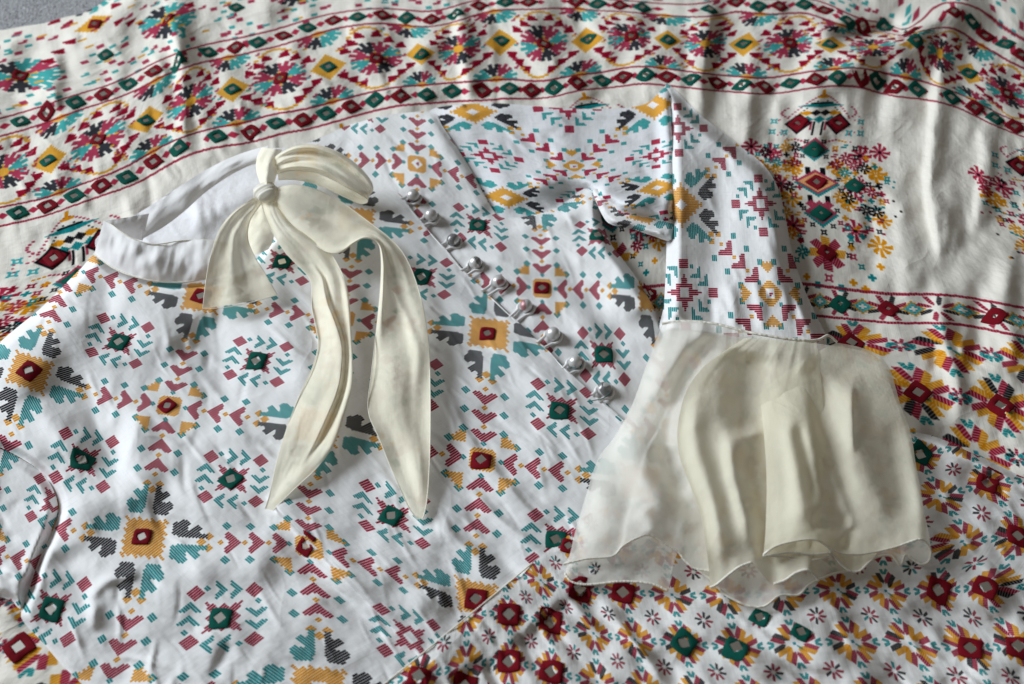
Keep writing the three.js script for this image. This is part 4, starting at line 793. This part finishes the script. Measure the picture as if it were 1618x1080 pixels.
// ───────────────────────── buttons ─────────────────────────
const btns = [[653, 309, 0], [681, 340, 1], [716, 379, 2], [751, 415, 0], [788, 444, 3], [831, 483, 1], [874, 527, 3], [909, 571, 1], [955, 614, 2]];
function buttonTexture(k) {
  const [c, x] = canvas(128, 128), r = rng(500 + k);
  x.fillStyle = '#d4d2d0'; x.fillRect(0, 0, 128, 128);
  const spot = (cx, cy, rad, col, n) => { x.fillStyle = col; for (let i = 0; i < n; i++) { x.save(); x.translate(cx, cy); x.rotate(0.5 + (k % 2) * 0.6); x.fillRect(-rad, -rad + i * rad * 2 / n, rad * 2 * (0.7 + r() * 0.3), rad * 1.2 / n); x.restore(); } };
  if (k === 0) { spot(30, 70, 22, COL.k, 6); spot(95, 60, 20, COL.k, 5); } if (k === 1) { spot(30, 88, 22, COL.r, 6); spot(80, 92, 18, COL.t, 5); } if (k === 2) { spot(40, 50, 40, COL.k, 9); spot(100, 60, 30, COL.k, 7); } if (k === 3) { spot(60, 96, 18, COL.r, 5); spot(20, 100, 12, COL.y, 4); }
  return tex(c);
}
const btnMats = [0, 1, 2, 3].map(k => new THREE.MeshPhysicalMaterial({ map: buttonTexture(k), roughness: 0.3, metalness: 0.3, specularIntensity: 0.9, clearcoat: 0.5, clearcoatRoughness: 0.2, bumpMap: bumpFine, bumpScale: 0.00015 }));
{
  const g = new THREE.SphereGeometry(0.0047, 28, 20); g.scale(1, 0.92, 1);
  btns.forEach(([x, y, k], i) => {
    const h = hRight(x, y), c = P(x, y, h + 4.2), o = mesh('button', g, btnMats[k], dress);
    o.position.set(c[0], c[1], c[2]); o.rotation.set(0.5 + i * 0.35, i * 1.9, 0.3 * i);
    // loop from the edge of the panel round the shank
    const e = curve(buttonEdge, 200).reduce((b, q) => Math.hypot(q[0] - x, q[1] - y) < Math.hypot(b[0] - x, b[1] - y) ? q : b);
    const ew = P(e[0], e[1], h + 2), dx = ew[0] - c[0], dz = ew[2] - c[2], L = Math.hypot(dx, dz) + 1e-6, nx = dx / L, nz = dz / L, yb = (h + 1.5) * 0.001, pts = [];
    pts.push(new THREE.Vector3(ew[0] + nx * 0.002 - nz * 0.003, yb + 0.0012, ew[2] + nz * 0.002 + nx * 0.003));
    for (let q = 0; q <= 12; q++) { const a = 0.75 + q / 12 * (Math.PI * 2 - 1.5), ca = Math.cos(a), sa = Math.sin(a); pts.push(new THREE.Vector3(c[0] + 0.0056 * (nx * ca - nz * sa), yb + 0.0008 * Math.sin(a * 2 + i), c[2] + 0.0056 * (nz * ca + nx * sa))); }
    pts.push(new THREE.Vector3(ew[0] + nx * 0.002 + nz * 0.003, yb + 0.0012, ew[2] + nz * 0.002 - nx * 0.003));
    pts.splice(0, 1, new THREE.Vector3(ew[0] + nx * 0.002 - nz * 0.003, yb + 0.0012, ew[2] + nz * 0.002 + nx * 0.003));
    const lp = mesh('button_loop', new THREE.TubeGeometry(new THREE.CatmullRomCurve3(pts), 60, 0.00105, 8, false), M.band, dress);
    lp.name = 'button_loop';
  });
  mesh('loose_thread', cord([[928, 634, hLeft(928, 634) + 1], [940, 632, 27], [952, 629, 26], [962, 622, 27], [958, 612, 31]], 0.0003, 30, 5), M.thread, dress);
}

// ───────────────────────── flared cuff ─────────────────────────
{
  const cuff = new THREE.Group(); cuff.name = 'cuff'; dress.add(cuff);
  const hems = [];
  const rr = (x, y, f) => 1.25 * sum(f, x, y);
  const gather = (u, v, k) => (noise.noise(u * 9, v * 1.6, k * 9.1) * 0.9 + noise.noise(u * 30, v * 2.4, k * 3.7) * 0.18 * sstep(0.5, 0, v)) * (1 - 0.4 * v);
  // lowest layer
  const uTop = [[1050, 522, 33], [1120, 526, 33], [1200, 536, 33], [1270, 540, 33], [1330, 548, 27]];
  const uBot = [[893, 906, 25], [904, 919, 25], [931, 923, 25], [984, 918, 26], [1029, 922, 26], [1054, 932, 25], [1062, 900, 26], [1072, 872, 27], [1084, 886, 26], [1100, 898, 25], [1124, 916, 25], [1142, 936, 25], [1160, 947, 25], [1184, 957, 24], [1208, 957, 24], [1232, 940, 25], [1261, 939, 24], [1280, 922, 25], [1316, 906, 25], [1348, 899, 25], [1384, 880, 26], [1408, 878, 26], [1422, 893, 25], [1430, 876, 26], [1442, 884, 25], [1455, 891, 25], [1467, 886, 26], [1470, 869, 29], [1461, 855, 32]];
  const uL = [[1050, 522, 33], [1024, 580, 29], [1000, 638, 27], [974, 690, 27], [945, 735, 27], [926, 800, 27], [908, 850, 27], [898, 884, 26], [893, 906, 25]];
  const uR = [[1330, 548, 27], [1384, 566, 25], [1418, 640, 25], [1440, 720, 26], [1450, 780, 28], [1460, 830, 31], [1461, 855, 32]];
  mesh('chiffon_layer', coons(uTop, uBot, uL, uR, 150, 60, (u, v, x, y) => [0, 0, soft(x, y, 40, 61) * 2 * v]), M.sheer, cuff); hems.push(uBot.slice(0, 6), uBot.slice(7));
  // left flap
  const aTop = [[1046, 511, 38], [1082, 507, 40], [1127, 511, 41], [1160, 519, 41], [1180, 524, 41]];
  const aBot = [[890, 891, 29], [927, 882, 31], [967, 878, 33], [984, 862, 36], [1007, 849, 38], [1028, 845, 38], [1055, 861, 35], [1073, 872, 33], [1082, 885, 31], [1100, 898, 30], [1124, 902, 30]];
  const aL = [[1046, 511, 38], [1020, 580, 32], [998, 640, 30], [972, 688, 30], [944, 727, 31], [922, 795, 31], [908, 842, 31], [900, 876, 30], [890, 891, 29]];
  const aR = [[1180, 524, 41], [1176, 600, 36], [1160, 700, 36], [1140, 800, 36], [1126, 860, 33], [1124, 902, 30]];
  const aF = [fold([[1130, 512], [1086, 548], [1052, 592], [1030, 640]], 6, 14, 20, 0.2), fold([[1130, 530], [1096, 566], [1074, 612], [1058, 660], [1056, 720], [1076, 780], [1096, 830]], -6, 16, 22, 0.1), fold([[1010, 640], [1000, 710], [1020, 764], [1060, 800], [1110, 830]], 5, 26, 20), fold([[1050, 700], [1056, 746], [1090, 776]], -6, 26, 18), fold([[950, 760], [960, 820], [930, 880]], 3, 24, 24), fold([[1010, 800], [1030, 830], [1030, 850]], 3, 14, 14)];
  mesh('chiffon_layer', coons(aTop, aBot, aL, aR, 90, 90, (u, v, x, y) => [0, 0, rr(x, y, aF) + soft(x, y, 46, 63) * 1.6 * (1 - Math.abs(2 * u - 1)) + 3 * Math.sin(u * Math.PI) + gather(u, v, 1)]), M.sheer, cuff); hems.push(aBot);
  // second flap, with a rolled left edge
  const bTop = [[1176, 534, 43], [1200, 532, 43], [1240, 538, 41], [1290, 538, 38]];
  const bL = [[1176, 534, 43], [1142, 556, 48], [1111, 580, 51], [1087, 612, 52], [1074, 652, 52], [1070, 690, 51], [1075, 726, 51], [1093, 774, 49], [1107, 814, 46], [1115, 862, 40], [1120, 900, 33], [1121, 928, 29]];
  const bBot = [[1121, 928, 29], [1132, 923, 30], [1149, 909, 33], [1168, 895, 36], [1186, 888, 37], [1204, 906, 34], [1222, 922, 29], [1240, 916, 31], [1258, 904, 34], [1277, 900, 36], [1293, 916, 29]];
  const bR = [[1290, 538, 38], [1300, 640, 36], [1300, 760, 36], [1296, 860, 34], [1293, 918, 29]];
  const bF = [fold([[1190, 548], [1180, 590], [1176, 640], [1190, 690]], -9, 34, 30, 0.2), fold([[1110, 600], [1096, 680], [1120, 770], [1140, 860], [1140, 910]], 4, 16, 30), fold([[1150, 650], [1160, 740], [1180, 820], [1186, 880]], 5, 20, 14), fold([[1170, 700], [1190, 780], [1214, 870], [1224, 918]], -5, 16, 16), fold([[1210, 545], [1260, 560], [1290, 580]], 3, 14, 20)];
  mesh('chiffon_layer', coons(bTop, bBot, bL, bR, 90, 100, (u, v, x, y) => [0, 0, rr(x, y, bF) * sstep(0, 0.12, u) + soft(x, y, 42, 66) * 1.4 * Math.sin(u * Math.PI) + gather(u, v, 2) * sstep(0, 0.15, u)]), M.sheerFold, cuff); hems.push(bBot.slice(0, 5), bBot.slice(6));
  // its edge rolls under
  const roll = bL.map(([x, y, h], i) => [x + 15, y + 4, h - 13]);
  mesh('chiffon_layer', band(bL, roll, 90, 10, (s, t) => [-5 * Math.sin(t * Math.PI), 0, 1.5 * Math.sin(t * Math.PI)], 0), M.sheerFold, cuff);
  // middle flap, on top, running to the right edge
  const cTop = [[1200, 622, 33], [1216, 606, 34], [1252, 580, 36], [1290, 556, 37], [1322, 541, 38]];
  const cL = [[1200, 622, 33], [1203, 650, 40], [1208, 700, 48], [1211, 760, 51], [1210, 820, 49], [1208, 856, 45], [1206, 876, 41]];
  const cBot = [[1206, 876, 41], [1226, 862, 45], [1256, 854, 49], [1288, 852, 49], [1309, 864, 44], [1328, 873, 40], [1353, 875, 38], [1378, 872, 38], [1413, 864, 39], [1449, 852, 40], [1462, 854, 38]];
  const cR = [[1322, 541, 38], [1357, 548, 33], [1386, 560, 29], [1406, 584, 28], [1422, 638, 28], [1438, 682, 29], [1447, 735, 31], [1455, 778, 33], [1461, 820, 36], [1462, 854, 38]];
  const cF = [fold([[1290, 580], [1300, 680], [1320, 780], [1345, 830]], -6, 26, 16), fold([[1240, 640], [1262, 740], [1270, 850]], 3.5, 14, 18), fold([[1255, 660], [1280, 760], [1290, 800]], -3, 10, 12), fold([[1340, 580], [1350, 700], [1390, 800], [1420, 850]], 4, 20, 34), fold([[1345, 600], [1348, 700], [1350, 720]], 3, 5, 12), fold([[1270, 640], [1310, 740], [1346, 830]], 3, 8, 16), fold([[1280, 820], [1320, 826], [1346, 830]], -4, 14, 12), fold([[1400, 660], [1420, 760], [1430, 830]], -3.5, 24, 20), fold([[1346, 830], [1338, 856], [1330, 872]], -3, 10, 8)];
  mesh('chiffon_layer', coons(cTop, cBot, cL, cR, 110, 110, (u, v, x, y) => [0, 0, rr(x, y, cF) + soft(x, y, 44, 68) * 1.4 * Math.sin(u * Math.PI) + gather(u, v, 3) * sstep(0, 0.15, u) * sstep(0, 0.1, v) + 5 * Math.sin(Math.min(1, v * 3) * Math.PI / 2) * Math.sin(Math.min(1, u * 2.2) * Math.PI * 0.5) * (1 - u)]), M.sheerFold, cuff); hems.push(cBot);
  const cUnder = cL.map(([x, y, h]) => [x + 16, y - 1, h - 9]);
  mesh('chiffon_layer', band(cL, cUnder, 60, 8, (s, t) => [-5 * Math.sin(t * Math.PI), 0, 0], 0), M.sheerFold, cuff);
  // rolls of the hem showing under the middle flap
  for (const [dh, dy] of [[0, 0], [3, -9]]) {
    const e = [[1206, 877, 37], [1226, 878 + dy * 0.3, 37 + dh], [1250, 881 + dy, 36 + dh], [1282, 884 + dy, 36 + dh], [1304, 880 + dy * 0.7, 37 + dh], [1316, 874, 38]];
    mesh('chiffon_layer', band(e, e.map(([x, y, h]) => [x + 6, y - 40, h + 1]), 50, 8), M.sheerFold, cuff); hems.push(e);
  }
  const lobe = [[1306, 862, 42], [1316, 876, 38], [1328, 890, 34], [1343, 901, 31], [1358, 901, 31], [1372, 888, 34], [1386, 876, 36]];
  mesh('chiffon_layer', band(lobe, lobe.map(([x, y, h], i) => [lerp(x, 1345, 0.3), 846 + i, 38]), 50, 12, (s, t) => [0, 0, -2 * Math.sin(t * Math.PI)]), M.sheerFold, cuff); hems.push(lobe);
  mesh('hem', join(...hems.map(e => cord(e.map(([x, y, h]) => [x, y, h + 0.2]), 0.00065, 110, 6, 0.35))), M.hem, cuff);
  mesh('cuff_seam', cord([...aTop, [1206, 529, 42], [1253, 536, 41], [1290, 537, 38], [1308, 530, 34], [1322, 540, 30]].map(([x, y, h]) => [x, y, h]), 0.0009, 80, 6, 0.4), M.hem, cuff);
}

renderer.render(scene, camera);
